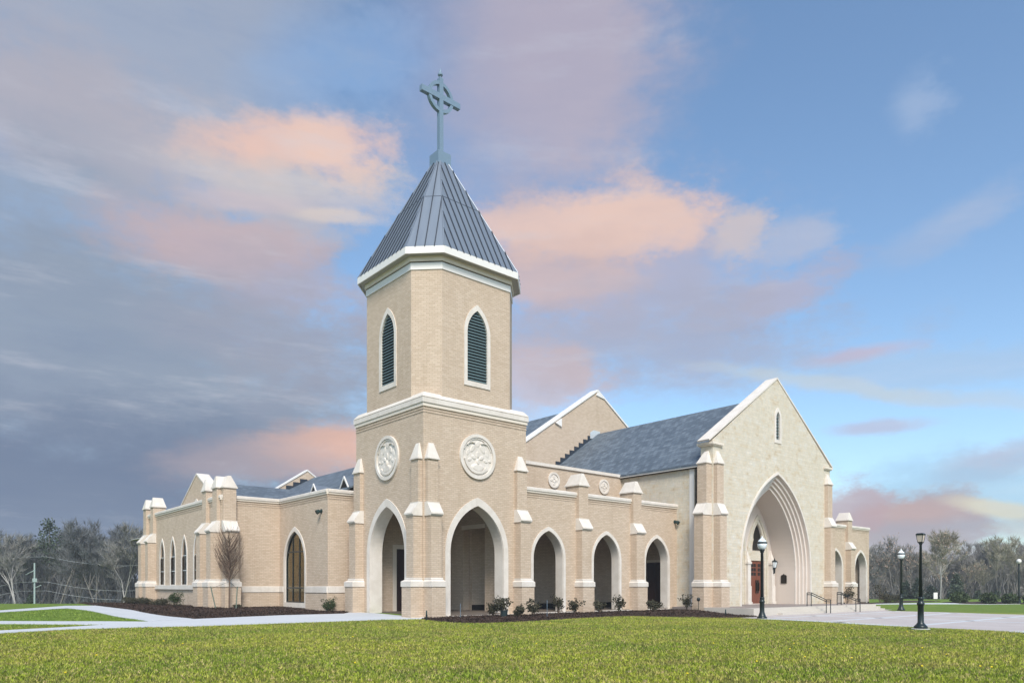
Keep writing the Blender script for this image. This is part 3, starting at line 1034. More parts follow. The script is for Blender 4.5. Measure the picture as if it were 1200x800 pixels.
# ---- low walls with coping ------------------------------------------
def coping(fr, a, b_, ztop, parent, e=0.0, d1=.5):
    mm = M(); mm.panel(fr, [(a, ztop - .21), (b_, ztop - .21), (b_, ztop - .05), (a, ztop - .05)], [], -.12, d1)
    n0 = [fr(a, ztop - .05, -.12), fr(b_, ztop - .05, -.12), fr(b_, ztop - .05, d1), fr(a, ztop - .05, d1)]
    n1_ = [fr(a, ztop, -.04), fr(b_, ztop, -.04), fr(b_, ztop, d1), fr(a, ztop, d1)]
    mm.hull8(n0, n1_)
    mm.build('coping', 'cast_stone', parent)
    mm = M(); mm.panel(fr, [(a, ztop - .33), (b_, ztop - .33), (b_, ztop - .213), (a, ztop - .213)], [], -.07, .1)
    mm.build('frieze', 'cream_trim', parent)
    mm = M()
    mm.panel(fr, [(a, ztop - .48), (b_, ztop - .48), (b_, ztop - .41), (a, ztop - .41)], [], -.03, .02)
    mm.panel(fr, [(a, ztop - .62), (b_, ztop - .62), (b_, ztop - .57), (a, ztop - .57)], [], -.022, .02)
    mm.build('corbel_course', 'tan_brick', parent)


YA = 0.10
XS, XE = 22.46, 39.94
CXF = 31.2
P_A = (0.26, 0.55, 0.72)
Z_A = (5.37, 6.10, 8.20, 9.02)


def arcade(xa, xb, centres, endcap=False):
    fr = FY(YA)
    poly = [(xa, -.6)]
    for c in centres:
        poly += arc(c, 1.30, -.6, 3.45, 5.21)
    poly += [(xb, -.6), (xb, 7.45), (xa, 7.45)]
    m_ = M(); m_.panel(fr, poly, [], 0, .62)
    w_ = part(m_, 'arcade_wall', 'tan_brick')
    for c in centres:
        mm = M(); mm.panel(fr, ring(arc(c, 1.49, .0, 3.45, 5.44), arc(c, 1.28, .0, 3.45, 5.19)), [], -.04, .02); mm.build('arch_surround', 'cast_stone', w_)
        mm = M(); mm.panel(fr, ring(arc(c, 1.32, .0, 3.45, 5.23), arc(c, 1.26, .0, 3.45, 5.17)), [], .021, .66); mm.build('arch_reveal', 'cast_stone', w_)
    coping(fr, xa, xb, 7.78, w_)
    # set back clerestory
    m_ = M(); m_.panel(FY(5.4), [(xa, -.6), (xb, -.6), (xb, 10.35), (xa, 10.35)], [], 0, .5)
    c_ = part(m_, 'clerestory_wall', 'tan_brick')
    mm = M(); mm.panel(FY(5.4), [(xa, 10.35), (xb, 10.35), (xb, 10.58), (xa, 10.58)], [], -.10, .5); mm.build('coping', 'cast_stone', c_)
    for c in centres[:] if not endcap else []:
        pass
    for c in ((14.9, 20.3) if xa < 20 else (2 * CXF - 14.9, 2 * CXF - 20.3)):
        mm = M(); disc(mm, FY(5.4), c, 9.45, .56, .58, -.05, .02, n=28); rr = mm.build('roundel', 'cast_stone', c_)
        mm = M(); annulus(mm, FY(5.4), c, 9.45, .44, .58, -.10, -.04, n=28)
        annulus(mm, FY(5.4), c, 9.45, .10, .17, -.09, -.04, n=16)
        for q in range(4):
            disc(mm, FY(5.4), c + .27 * math.cos(q * PI / 2), 9.45 + .27 * math.sin(q * PI / 2), .11, .11, -.09, -.04, dome=.3, n=12)
        mm.build('roundel_relief', 'cast_stone', rr)
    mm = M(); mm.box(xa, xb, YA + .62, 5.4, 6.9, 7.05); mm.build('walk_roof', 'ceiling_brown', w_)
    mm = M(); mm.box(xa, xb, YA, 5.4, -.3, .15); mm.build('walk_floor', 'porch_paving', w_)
    mm = M(); mm.box(xa, xb, 5.32, 5.398, .115, .5); mm.build('base_board', 'dark', c_)
    return w_


arcade(TW + .02, XS, (9.37, 14.74, 20.12))
arcade(XE, 55.0, (42.28, 47.66, 53.03), True)
mm = M(); mm.panel(FX(54.55), [(YA + .63, -.6), (5.39, -.6), (5.39, 7.4), (YA + .63, 7.4)], [], 0, .45); part(mm, 'side_wall', 'tan_brick')
for u0 in (11.83, 17.22):
    buttress(FY(YA), u0, .86, P_A, Z_A, 'ridge', back=.95)
for u0 in (2 * CXF - 11.83 - .86, 2 * CXF - 17.22 - .86):
    buttress(FY(YA), u0, .86, P_A, Z_A, 'ridge', back=.95)

# ---- narthex (gabled front) -----------------------------------------
YF = -3.0
HG = (XE - XS) / 2
SL = 0.655
apexz = 18.25
fr = FY(YF)
body = M()
cxp = 31.3
outer = [(XS, -.6)] + arc(cxp, 5.25, -.6, 3.0, 10.57, 22) + [(XE, -.6), (XE, 12.1), (CXF, apexz - .25), (XS, 12.1)]
win = arc(31.32, .30, 13.25, 14.9, 15.5)
body.panel(fr, outer, [win], 0, .28)
facade = part(body, 'front_gable', 'ashlar')
# portal orders
halves = [(5.37, 5.18, -.05, .02), ]
mm = M(); mm.panel(fr, ring(arc(cxp, 5.36, .2, 3.0, 10.72, 22), arc(cxp, 5.20, .2, 3.0, 10.52, 22)), [], -.06, .02)
mm.build('arch_surround', 'cast_stone', facade)
steps = [(5.18, 10.50, 0.03, .22), (4.93, 10.24, .22, .40), (4.68, 9.98, .40, .58), (4.43, 9.72, .58, .76)]
for i, (hf, za, d0, d1) in enumerate(steps):
    mm = M(); mm.panel(fr, ring(arc(cxp, hf + .12, .2, 3.0, za + .12, 22), arc(cxp, hf, .2, 3.0, za, 22)), [], d0, d1 + .02)
    # rounded white moulding on the edge of each order
    mm.panel(fr, ring(arc(cxp, hf + .02, .2, 3.0, za + .02, 22), arc(cxp, hf - .23, .2, 3.0, za - .24, 22)), [], d1 + .001, d1 + .05)
    mm.build('portal_order', 'plaster', facade)
    mm = M(); mm.panel(fr, ring(arc(cxp, hf - .155, .2, 3.0, za - .16, 22), arc(cxp, hf - .245, .2, 3.0, za - .255, 22)), [], d1 - .035, d1 + .06)
    mm.build('portal_moulding', 'cast_stone', facade)
mm = M(); mm.panel(fr, ring(arc(cxp, 4.40, .2, 3.0, 9.70, 22), arc(cxp, 4.20, .2, 3.0, 9.48, 22)), [], .80, 2.82)
mm.build('portal_vault', 'plaster', facade)
BW = 2.78   # depth of back wall from facade plane
dz = .30
doorc = (29.58, 33.02)
bwp = arc(cxp, 4.30, .0, 3.0, 9.6, 22)
holes = []
for c in doorc:
    holes.append([(c - 1.02, dz), (c - 1.02, 3.86), (c + 1.02, 3.86), (c + 1.02, dz)])
    holes.append(arc(c, .80, 4.70, 5.1, 6.98, 10))
mm = M(); mm.panel(fr, bwp, holes, BW, BW + .3); bw_ = mm.build('portal_back_wall', 'plaster', facade)
for c in doorc:
    mm = M(); mm.panel(fr, ring(arc(c, 1.60, .25, 4.3, 7.66), arc(c, 1.36, .25, 4.3, 7.40)), [], BW - .10, BW)
    mm.panel(fr, ring(arc(c, 1.34, .25, 4.3, 7.38), arc(c, 1.06, .25, 4.3, 7.10)), [], BW - .05, BW)
    mm.build('doorway_surround', 'ashlar', bw_)
    mm = M(); mm.panel(fr, [(c - 1.05, 3.87), (c + 1.05, 3.87), (c + 1.05, 4.62), (c - 1.05, 4.62)], [], BW - .03, BW - .002); mm.build('transom', 'ashlar', bw_)
    # tympanum window: ogee with shoulders
    og = []
    for (x, z) in [(-.80, 4.70), (-.80, 5.0), (-.72, 5.35), (-.60, 5.60), (-.66, 5.75), (-.62, 6.05), (-.45, 6.45), (-.2, 6.75), (0, 6.95)]:
        og.append((c + x, z))
    og = og + [(2 * c - p[0], p[1]) for p in og[:-1]][::-1]
    mm = M(); mm.panel(fr, arc(c, .84, 4.66, 5.1, 7.04, 10), [og], BW - .02, BW + .1); wf = mm.build('tympanum_window', 'ashlar', bw_)
    mm = M(); mm.panel(fr, arc(c, .84, 4.66, 5.1, 7.04, 10), [], BW + .12, BW + .14); mm.build('pane', 'green_glass', wf)
    mm = M(); mm.panel(fr, arc(c, .86, 4.6, 5.1, 7.08, 10), [], BW + .29, BW + .31); mm.build('backing', 'dark', wf)
    for (a, b_, hs) in ((c - 1.0, c - .01, 1), (c + .01, c + 1.0, -1)):
        mm = M(); mm.panel(fr, [(a, dz), (b_, dz), (b_, 3.84), (a, 3.84)], [], BW + .05, BW + .12)
        dr_ = mm.build('entrance_door', 'door_wood', bw_)
        mm = M()
        for r in range(3):
            for q in range(2):
                x0 = a + .14 + q * .38; z0 = 2.62 + r * .36
                mm.panel(fr, [(x0, z0), (x0 + .30, z0), (x0 + .30, z0 + .26), (x0, z0 + .26)], [], BW + .03, BW + .06)
        mm.build('door_light', 'dark', dr_)
        hx = (b_ - .14) if hs > 0 else (a + .14)
        mm = M(); mm.panel(fr, [(hx - .07, 1.15), (hx + .07, 1.15), (hx + .07, 2.25), (hx - .07, 2.25)], [], BW - .02, BW + .049)
        mm.panel(fr, [(hx - .025, 1.35), (hx + .025, 1.35), (hx + .025, 2.05), (hx - .025, 2.05)], [], BW - .10, BW - .02)
        mm.build('door_handle', 'bronze', dr_)
# central column and side columns
for cx_ in (cxp, cxp - 3.72, cxp + 3.72):
    mm = M()
    w_ = .26
    x0, x1 = cx_ - w_, cx_ + w_
    y1 = YF + BW
    mm.box(x0 - .05, x1 + .05, y1 - .42, y1, .26, .45)
    mm.box(x0, x1, y1 - .36, y1, .45, 1.75)
    mm.box(x0 + .04, x1 - .04, y1 - .32, y1, 1.75, 3.55)
    mm.box(x0 - .02, x1 + .02, y1 - .38, y1, 3.55, 3.72)
    mm.hull8([(x0, y1 - .34, 3.72), (x1, y1 - .34, 3.72), (x1, y1, 3.72), (x0, y1, 3.72)], [(cx_ - .04, y1 - .06, 4.75), (cx_ + .04, y1 - .06, 4.75), (cx_ + .04, y1, 4.75), (cx_ - .04, y1, 4.75)])
    mm.build('portal_column', 'cast_stone', bw_)
# slit window in the gable
mm = M(); mm.panel(fr, arc(31.32, .52, 12.98, 14.9, 15.80), [arc(31.32, .29, 13.26, 14.9, 15.48)], -.05, .2); wf = mm.build('gable_louvre', 'cast_stone', facade)
mm = M()
z = 13.28
while z < 15.42:
    hh = .29
    if z > 14.9: hh = .29 * max(.1, (15.5 - z) / .6)
    mm.add([fr(31.32 - hh, z, .05), fr(31.32 + hh, z, .05), fr(31.32 + hh, z + .13, .15), fr(31.32 - hh, z + .13, .15), fr(31.32 - hh, z + .04, .05), fr(31.32 + hh, z + .04, .05), fr(31.32 + hh, z + .17, .15), fr(31.32 - hh, z + .17, .15)],
           [(0, 1, 2, 3), (4, 7, 6, 5), (0, 4, 5, 1), (1, 5, 6, 2), (2, 6, 7, 3), (3, 7, 4, 0)])
    z += .24
mm.build('louvre_slats', 'louvre', wf)
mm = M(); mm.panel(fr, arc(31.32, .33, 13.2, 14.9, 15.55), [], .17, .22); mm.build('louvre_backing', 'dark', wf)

# gable copings: sloping stone along both rakes
def rake(fr, x0, z0, x1, z1, d0, d1, th, parent, mt='cast_stone', name='rake_coping', ext=0.0):
    L_ = math.hypot(x1 - x0, z1 - z0); dx, dz_ = (x1 - x0) / L_, (z1 - z0) / L_
    nx, nz = -dz_, dx
    if nz < 0: nx, nz = -nx, -nz
    pts = [(x0, z0), (x1, z1), (x1 + nx * th if ext == 0 else x1, z1 + nz * th if ext == 0 else z1 + th / abs(dx)), (x0 + nx * th, z0 + nz * th)]
    mm = M(); mm.panel(fr, pts, [], d0, d1); return mm.build(name, mt, parent)
rake(fr, XS - .45, 12.02 - .02, CXF, apexz - .25, -.05, .95, .12, facade, ext=1)
rake(fr, XE + .45, 12.02 - .02, CXF, apexz - .25, -.05, .95, .12, facade, ext=1)
# shoulders: pier head that carries the rake foot
for sx, xc in ((1, XS), (-1, XE)):
    mm = M()
    a, b_ = (xc - .0, xc + 1.0) if sx > 0 else (xc - 1.0, xc)
    mm.box(min(xc - .02 * sx, xc + .95 * sx), max(xc - .02 * sx, xc + .95 * sx), YF - .02, YF + .98, 10.3, 11.72)
    mm.build('pier_head', 'ashlar', facade)
    mm = M()
    mm.box(min(xc - .14 * sx, xc + 1.05 * sx), max(xc - .14 * sx, xc + 1.05 * sx), YF - .12, YF + 1.1, 11.72, 11.80)
    mm.box(min(xc - .22 * sx, xc + 1.1 * sx), max(xc - .22 * sx, xc + 1.1 * sx), YF - .19, YF + 1.18, 11.80, 11.96)
    mm.build('pier_cornice', 'cream_trim', facade)
# side walls of narthex
for xc, sx in ((XS, 1), (XE - .45, 1)):
    mm = M()
    dy = (1.40, 2.98)
    if xc < 30:
        pl = [(YF + .281, -.6), (dy[0], -.6), (dy[0], 3.55), (dy[1], 3.55), (dy[1], -.6), (16.0, -.6), (16.0, 10.32), (YF + .281, 10.32)]
    else:
        pl = [(YF + .281, -.6), (16.0, -.6), (16.0, 10.32), (YF + .281, 10.32)]
    mm.panel(FX(xc), pl, [], 0, .45)
    sw = part(mm, 'narthex_side_wall', 'ashlar')
    if xc < 30:
        mm = M(); mm.panel(FX(xc), ring([(dy[0] - .16, .1), (dy[0] - .16, 3.72), (dy[1] + .16, 3.72), (dy[1] + .16, .1)], [(dy[0], .1), (dy[0], 3.55), (dy[1], 3.55), (dy[1], .1)]), [], -.04, .1); mm.build('door_frame', 'cream_trim', sw)
        for a, b_ in ((dy[0] + .01, 2.18), (2.2, dy[1] - .01)):
            mm = M(); mm.panel(FX(xc), [(a, .13), (b_, .13), (b_, 3.54), (a, 3.54)], [], .12, .18); mm.build('side_door', 'dark_wood', sw)
        # brick lining of the walk side up to the arcade roof
        mm = M(); mm.panel(FX(XS - .03), [(.74, 3.75), (5.38, 3.75), (5.38, 6.88), (.74, 6.88)], [], 0, .028); mm.build('brick_lining', 'tan_brick', sw)
# eaves trim and gutter of narthex
EZ = 10.42
for xc, sx in ((XS, -1), (XE, 1)):
    mm = M()
    x0, x1 = sorted((xc, xc + sx * .30))
    mm.box(x0, x1, YF + 1.0, 16.0, EZ - .12, EZ + .09)
    mm.build('eave_fascia', 'white_trim', facade)
    mm = M(); x0, x1 = sorted((xc, xc + sx * .22)); mm.box(x0, x1, YF + 1.0, 16.0, EZ - .16, EZ - .121); mm.build('eave_soffit', 'dark', facade)
    mm = M(); mm.tube((xc + sx * .09, YF + 1.35, EZ - .15), (xc + sx * .09, YF + 1.35, .3), .06, .06, 8); mm.build('downpipe', 'bronze', facade)
    mm = M(); mm.box(min(xc, xc + sx * .03), max(xc, xc + sx * .03), YF + 1.55, YF + 1.95, .3, EZ - .17); mm.build('corner_pilaster', 'white_trim', facade)
RZ = 16.75
ex = .33
rs = (RZ - (EZ + .1)) / (HG + ex)
mm = M()
for sx in (-1, 1):
    xe = CXF + sx * (HG + ex)
    p = [(xe, YF + .285, EZ + .1), (CXF, YF + .285, RZ), (CXF, 16.05, RZ), (xe, 16.05, EZ + .1)]
    q = [(a[0], a[1], a[2] - .14) for a in p]
    mm.hull8(q, p)
part(mm, 'narthex_roof', 'slate')
# corner buttresses of the gable front
P_G = (0.62, 1.0, 1.08)
Z_G = (6.80, 7.62, 10.42, 11.35)
buttress(FX(XS), YF + .10, .76, P_G, Z_G)
buttress(fr, XS + .10, .82, (0.30, .55, .72), Z_G)
buttress(FR((XE, 0), (0, 1), (-1, 0)), YF + .10, .76, P_G, Z_G)
buttress(fr, XE - .92, .82, (0.30, .55, .72), Z_G)

# ---- nave gable and roof --------------------------------------------
YG = 16.1
frn = FY(YG)
NW = 15.0
NA = 20.95
mm = M(); mm.panel(frn, [(CXF - NW, -.6), (CXF + NW, -.6), (CXF + NW, NA - .655 * NW), (CXF, NA), (CXF - NW, NA - .655 * NW)], [], 0, .5)
nave = part(mm, 'nave_gable', 'tan_brick')
rake(frn, CXF - NW - .3, NA - .655 * (NW + .3), CXF, NA, -.10, .9, .15, nave, 'white_trim', ext=1)
rake(frn, CXF + NW + .3, NA - .655 * (NW + .3), CXF, NA, -.10, .9, .15, nave, 'white_trim', ext=1)
mm = M(); mm.panel(frn, [(25.35, 17.0), (26.15, 16.72), (26.15, 17.52)], [], -.16, .0)
mm.panel(frn, [(CXF - .2, NA - .42), (CXF + .9, NA - .62), (CXF, NA + .02)], [], -.10, .0)
mm.build('kneeler', 'white_trim', nave)
mm = M()
for sx in (-1, 1):
    xe = CXF + sx * (NW + .3)
    ze = 19.75 - .655 * (NW + .3)
    p = [(xe, YG + .5, ze), (CXF, YG + .5, 19.75), (CXF, 62, 19.75), (xe, 62, ze)]
    mm.hull8([(a[0], a[1], a[2] - .15) for a in p], p)
part(mm, 'nave_roof', 'slate')
mm = M()
for xw in (CXF - NW, CXF + NW - .5):
    mm.box(xw, xw + .5, YG + .5, 62, -.6, 9.9)
mm.box(CXF - NW, CXF + NW, 61.5, 62, -.6, 14)
part(mm, 'nave_side_wall', 'tan_brick')
# stepped flashing where the narthex roof meets the nave gable
mm = M()
for sx in (-1, 1):
    k = 0
    x = .8
    while x < HG:
        zt = RZ - rs * x
        a, b_ = sorted((CXF + sx * (x - .02), CXF + sx * (x + .60)))
        mm.panel(frn, [(a, zt - rs * .7), (b_, zt - rs * .7), (b_, zt + .20), (a, zt + .20)], [], -.06, -.002)
        x += .62
mm.build('step_flashing', 'seam_dark', nave)
mm = M(); mm.panel(frn, [(CXF - 1.1, RZ - .6), (CXF + .3, RZ - .3), (CXF + .3, RZ + .25), (CXF - .6, RZ + .30), (CXF - 1.1, RZ)], [], -.09, -.061); mm.build('ridge_flashing', 'steel_white', nave)

# ---- west range ------------------------------------------------------
XL, YW, Y3 = -1.35, 8.5, 15.75
XF = -5.3
ZC = 7.74
fw_ = FY(YW)
mm = M(); mm.panel(fw_, [(XL + .45, -.6), (12.0, -.6), (12.0, 7.42), (XL + .45, 7.42)], [], 0, .45); w1 = part(mm, 'north_link_wall', 'tan_brick')
coping(fw_, XL, 7.0, ZC, w1)
fl = FX(XL)
wc = 13.30
mm = M()
mm.panel(fl, [(YW, -.6), (Y3, -.6), (Y3, 7.42), (YW, 7.42)], [arc(wc, 1.55, .62, 3.3, 5.39)], 0, .45)
w2 = part(mm, 'west_link_wall', 'tan_brick')
coping(fl, YW, Y3, ZC, w2)
f3 = FY(Y3)
mm = M(); mm.panel(f3, [(XF + .45, -.6), (XL, -.6), (XL, 7.42), (XF + .45, 7.42)], [], 0, .45); w3 = part(mm, 'wing_end_wall', 'tan_brick')
coping(f3, XF, XL + .4, ZC, w3)
ff = FX(XF)
lc = (20.77, 23.62, 26.48, 29.33)
mm = M(); mm.panel(ff, [(Y3, -.6), (34.35, -.6), (34.35, 7.42), (Y3, 7.42)], [arc(c, .56, 1.85, 3.9, 5.32, 10) for c in lc], 0, .45)
w4 = part(mm, 'wing_front_wall', 'tan_brick')
coping(ff, Y3, 34.35, ZC, w4)
mm = M(); mm.panel(ff, [(18.9, 1.50), (31.2, 1.50), (31.2, 1.82), (18.9, 1.82)], [], -.13, .0); mm.build('sill_course', 'cast_stone', w4)
for fr_, a, b_, pr in ((f3, XF + 1.3, XL, w3), (fl, YW, wc - 1.74, w2), (fl, wc + 1.74, Y3, w2), (fw_, XL - .0, -.02, w1)):
    mm = M(); mm.panel(fr_, [(a, 1.33), (b_, 1.33), (b_, 1.68), (a, 1.68)], [], -.09, .0)
    mm.panel(fr_, [(a, 1.68), (b_, 1.68), (b_, 1.74), (a, 1.74)], [], -.05, .0)
    mm.build('string_course', 'cast_stone', pr)
    mm = M(); mm.panel(fr_, [(a, -.6), (b_, -.6), (b_, 1.33), (a, 1.33)], [], -.05, .0); mm.build('plinth', 'tan_brick', pr)
# lancets
for c in lc:
    mm = M(); mm.panel(ff, arc(c, .74, 1.82, 3.9, 5.56, 10), [arc(c, .56, 1.86, 3.9, 5.33, 10)], -.04, .07); wf = mm.build('lancet_window', 'cast_stone', w4)
    mm = M(); mm.panel(ff, arc(c, .58, 1.82, 3.9, 5.36, 10), [], .075, .085); mm.build('pane', 'green_glass', wf)
    mm = M()
    for z in (2.9, 4.0): mm.box(XF + .03, XF + .07, c - .53, c + .53, z - .025, z + .025)
    mm.box(XF + .08, XF + .125, c - .03, c + .03, 1.87, 5.2) if False else None
    mm.build('glazing_bar', 'steel_white', wf)
    mm = M(); mm.panel(ff, arc(c, .6, 1.8, 3.9, 5.4, 10), [], .42, .44); mm.build('backing', 'room', wf)
# big window
mm = M(); mm.panel(fl, arc(wc, 1.76, .32, 3.3, 5.68), [arc(wc, 1.54, .64, 3.3, 5.38)], -.04, .08); wf = mm.build('arched_window', 'cast_stone', w2)
mm = M()
for c in (wc - .52, wc + .52): mm.box(XL + .08, XL + .16, c - .045, c + .045, .64, 4.9)
for z in (1.62, 4.02): mm.box(XL + .075, XL + .17, wc - 1.49, wc + 1.49, z - .045, z + .045)
mm.panel(fl, arc(wc, 1.52, .63, 3.3, 5.36), [arc(wc, 1.44, .72, 3.3, 5.27)], .07, .18)
mm.build('window_frame', 'black_metal', wf)
mm = M(); mm.panel(fl, arc(wc, 1.50, .64, 3.3, 5.34), [], .12, .125); mm.build('pane', 'window_glass', wf)
mm = M()
mm.panel(fl, [(wc - 1.6, 3.05), (wc + .55, 3.05), (wc + .55, 5.4), (wc - 1.6, 5.4)], [], .40, .42)
mm.panel(fl, [(wc + .55, 1.9), (wc + 1.6, 1.9), (wc + 1.6, 5.4), (wc + .55, 5.4)], [], .42, .44)
mm.build('window_blind', 'blind', wf)
mm = M(); mm.box(XL + .46, XL + 2.6, wc - 2.2, wc + 2.2, 5.5, 5.6); mm.box(XL + 2.5, XL + 2.6, wc - 2.2, wc + 2.2, .2, 5.5); mm.box(XL + .46, XL + 2.6, wc - 2.3, wc - 2.2, .2, 5.5); mm.box(XL + .46, XL + 2.6, wc + 2.2, wc + 2.3, .2, 5.5); mm.box(XL + .46, XL + 2.6, wc - 2.2, wc + 2.2, .2, .3)
mm.build('room_shell', 'room', wf)
# wing buttresses
Z_W = (5.30, 6.05, 8.18, 9.0)
PW = (.22, .62, .80)
for (a, b_) in ((16.0, .86), (18.15, .80), (31.2, .80), (33.35, .86)):
    buttress(ff, a, b_, PW, Z_W, 'ridge', back=.75)
buttress(f3, XF + .05, .84, PW, Z_W, 'ridge', back=.75)
# wing gable parapet
GX = -4.0
fg = FX(GX)
gc = 25.05
mm = M(); mm.panel(fg, [(gc - 5.2, 7.0), (gc + 5.2, 7.0), (gc + 5.2, 7.45), (gc, 10.25), (gc - 5.2, 7.45)], [], 0, .7); wg = part(mm, 'wing_gable', 'tan_brick')
for s_ in (-1, 1):
    rake(fg, gc + s_ * 5.6, 7.25, gc, 10.25, -.04, .9, .10, wg, ext=1)
mm = M(); disc(mm, fg, gc, 8.0, .40, .40, -.05, .02, n=20); mm.build('roundel', 'cast_stone', wg)
mm = M()
for s_ in (-1, 1):
    p = [(GX + .7, gc + s_ * 8.9, 7.3), (GX + .7, gc, 9.78), (30, gc, 9.78), (30, gc + s_ * 8.9, 7.3)]
    mm.hull8([(a[0], a[1], a[2] - .12) for a in p], p)
part(mm, 'wing_roof', 'slate')
# cross roof with its ridge along the church axis
mm = M()
for xe in (-.9, 12.9):
    p = [(xe, 8.9, 7.35), (6.0, 8.9, 11.1), (6.0, 26.2, 11.1), (xe, 26.2, 7.35)]
    mm.hull8([(a[0], a[1], a[2] - .12) for a in p], p)
part(mm, 'link_roof', 'slate')
fq = FY(26.2)
gcx = 5.5
mm = M(); mm.panel(fq, [(gcx - 8, 6), (gcx + 8, 6), (gcx + 8, 11.65 - .66 * 8), (gcx, 11.65), (gcx - 8, 11.65 - .66 * 8)], [], 0, .4); lg = part(mm, 'link_gable', 'tan_brick')
for s_ in (-1, 1): rake(fq, gcx + s_ * 8.2, 11.65 - .66 * 8.2, gcx, 11.65, -.06, .5, .11, lg, 'white_trim', ext=1)
mm = M()
x = .5
while x < 6.6:
    zt = 11.1 - .543 * x
    mm.panel(fq, [(6.0 - x - .66, zt - .6), (6.0 - x, zt - .6), (6.0 - x, zt + .10), (6.0 - x - .66, zt + .10)], [], -.05, -.002); x += .62
mm.build('step_flashing', 'seam_dark', lg)
# flat roofs closing the boxes
mm = M()
mm.box(XL + .45, 30, YW + .45, 60, 7.0, 7.1); mm.box(XF + .45, XL + .45, Y3 + .45, 34, 7.0, 7.1)
mm.box(TW, XS, 5.9, 16.1, 9.9, 10.0)
part(mm, 'flat_roof', 'soffit')
mm = M(); mm.box(XF, 20, 34.35, 34.8, -.6, 7.42); part(mm, 'rear_wall', 'tan_brick')
# little roof dormers
for yc in (9.75, 14.2):
    z0 = 8.15
    x0 = .45
    mm = M()
    hw, hh, L_ = .50, .55, 2.2
    mm.add([(x0, yc - hw, z0), (x0, yc + hw, z0), (x0, yc, z0 + hh), (x0 + L_, yc - hw, z0), (x0 + L_, yc + hw, z0), (x0 + L_, yc, z0 + hh)], [(0, 2, 1), (3, 4, 5), (0, 3, 5, 2), (1, 2, 5, 4), (0, 1, 4, 3)])
    dm = part(mm, 'roof_dormer', 'seam_metal')
    mm = M(); mm.panel(FX(x0), ring([(yc - hw - .1, z0 - .1), (yc, z0 + hh + .12), (yc + hw + .1, z0 - .1)], [(yc - hw + .0, z0 - .1), (yc, z0 + hh - .02), (yc + hw - .0, z0 - .1)]), [], -.08, .0); mm.build('dormer_trim', 'white_trim', dm)
    mm = M(); mm.panel(FX(x0), [(yc - hw, z0 - .1), (yc + hw, z0 - .1), (yc, z0 + hh - .02)], [], -.03, -.001); mm.build('dormer_vent', 'dark', dm)

# wall lights -----------------------------------------------------------
def flood(frm, u, w):
    mm = M(); disc(mm, frm, u, w, .14, .14, -.04, .0, n=12)
    a = Vector(frm(u, w, -.04)); b2 = Vector(frm(u, w - .02, -.14)); mm.tube(a, b2, .04, .04, 8)
    c2 = Vector(frm(u, w - .10, -.34)); mm.tube(b2 + Vector((0, 0, .02)), c2, .11, .15, 12)
    return mm.build('floodlight', 'green_metal', CH)
flood(fl, 9.35, 6.41); flood(FY(YA), 22.22, 6.48)
# lantern on the portal back wall
lt = empty('wall_lantern', (0, 0, 0), CH)
lx, ly = 35.0, YF + BW
mm = M(); mm.box(lx - .12, lx + .12, ly - .05, ly - .002, 2.70, 3.15); mm.tube((lx, ly - .05, 2.9), (lx, ly - .42, 2.85), .06, .05, 8); mm.tube((lx, ly - .42, 2.82), (lx, ly - .42, 3.25), .06, .09, 8)
mm.lathe([(.09, 3.25), (.17, 3.28), (.17, 3.32)], 8, lx, ly - .42); mm.lathe([(.27, 3.78), (.24, 3.86), (.12, 3.92), (.04, 3.98), (.05, 4.05), (.01, 4.12)], 8, lx, ly - .42)
for q in range(8):
    an = q * PI / 4; mm.tube((lx + .16 * math.cos(an), ly - .42 + .16 * math.sin(an), 3.3), (lx + .26 * math.cos(an), ly - .42 + .26 * math.sin(an), 3.79), .012, .012, 4)
mm.build('lantern_frame', 'black_metal', lt)
mm = M(); mm.lathe([(.15, 3.32), (.24, 3.78)], 8, lx, ly - .42); mm.build('lantern_glass', 'lamp_glass', lt)
# plaque on the reveal of the portal
px_ = cxp + 4.2
mm = M(); mm.panel(FX(px_ - .06), [(-1.48, 1.98), (-.98, 1.98), (-.98, 2.62), (-1.08, 2.70), (-1.16, 2.70), (-1.23, 2.80), (-1.30, 2.70), (-1.38, 2.70), (-1.48, 2.62)], [], 0, .05); mm.build('wall_plaque', 'bronze', CH)


# ------------------------------------------------------------------ terrain
def sstep(a, b_, v):
    t_ = np.clip((v - a) / (b_ - a), 0, 1)
    return t_ * t_ * (3 - 2 * t_)


def hgt(x, y):
    x = np.asarray(x, float); y = np.asarray(y, float)
    fw = (x - CAMP[0]) * FWD[0] + (y - CAMP[1]) * FWD[1]
    z = .12 * sstep(-1, 5, y) * (1 - sstep(9, 14, x)) - .25 * sstep(2, 7, -y) * sstep(9, 16, x) + .16 * sstep(7, 16, y) * (1 - sstep(9, 14, x))
    d0 = 60 + 38 * sstep(0, 50, x)
    return z - 5 * sstep(d0, d0 + 40, fw)


def H1(x, y): return float(hgt(x, y))


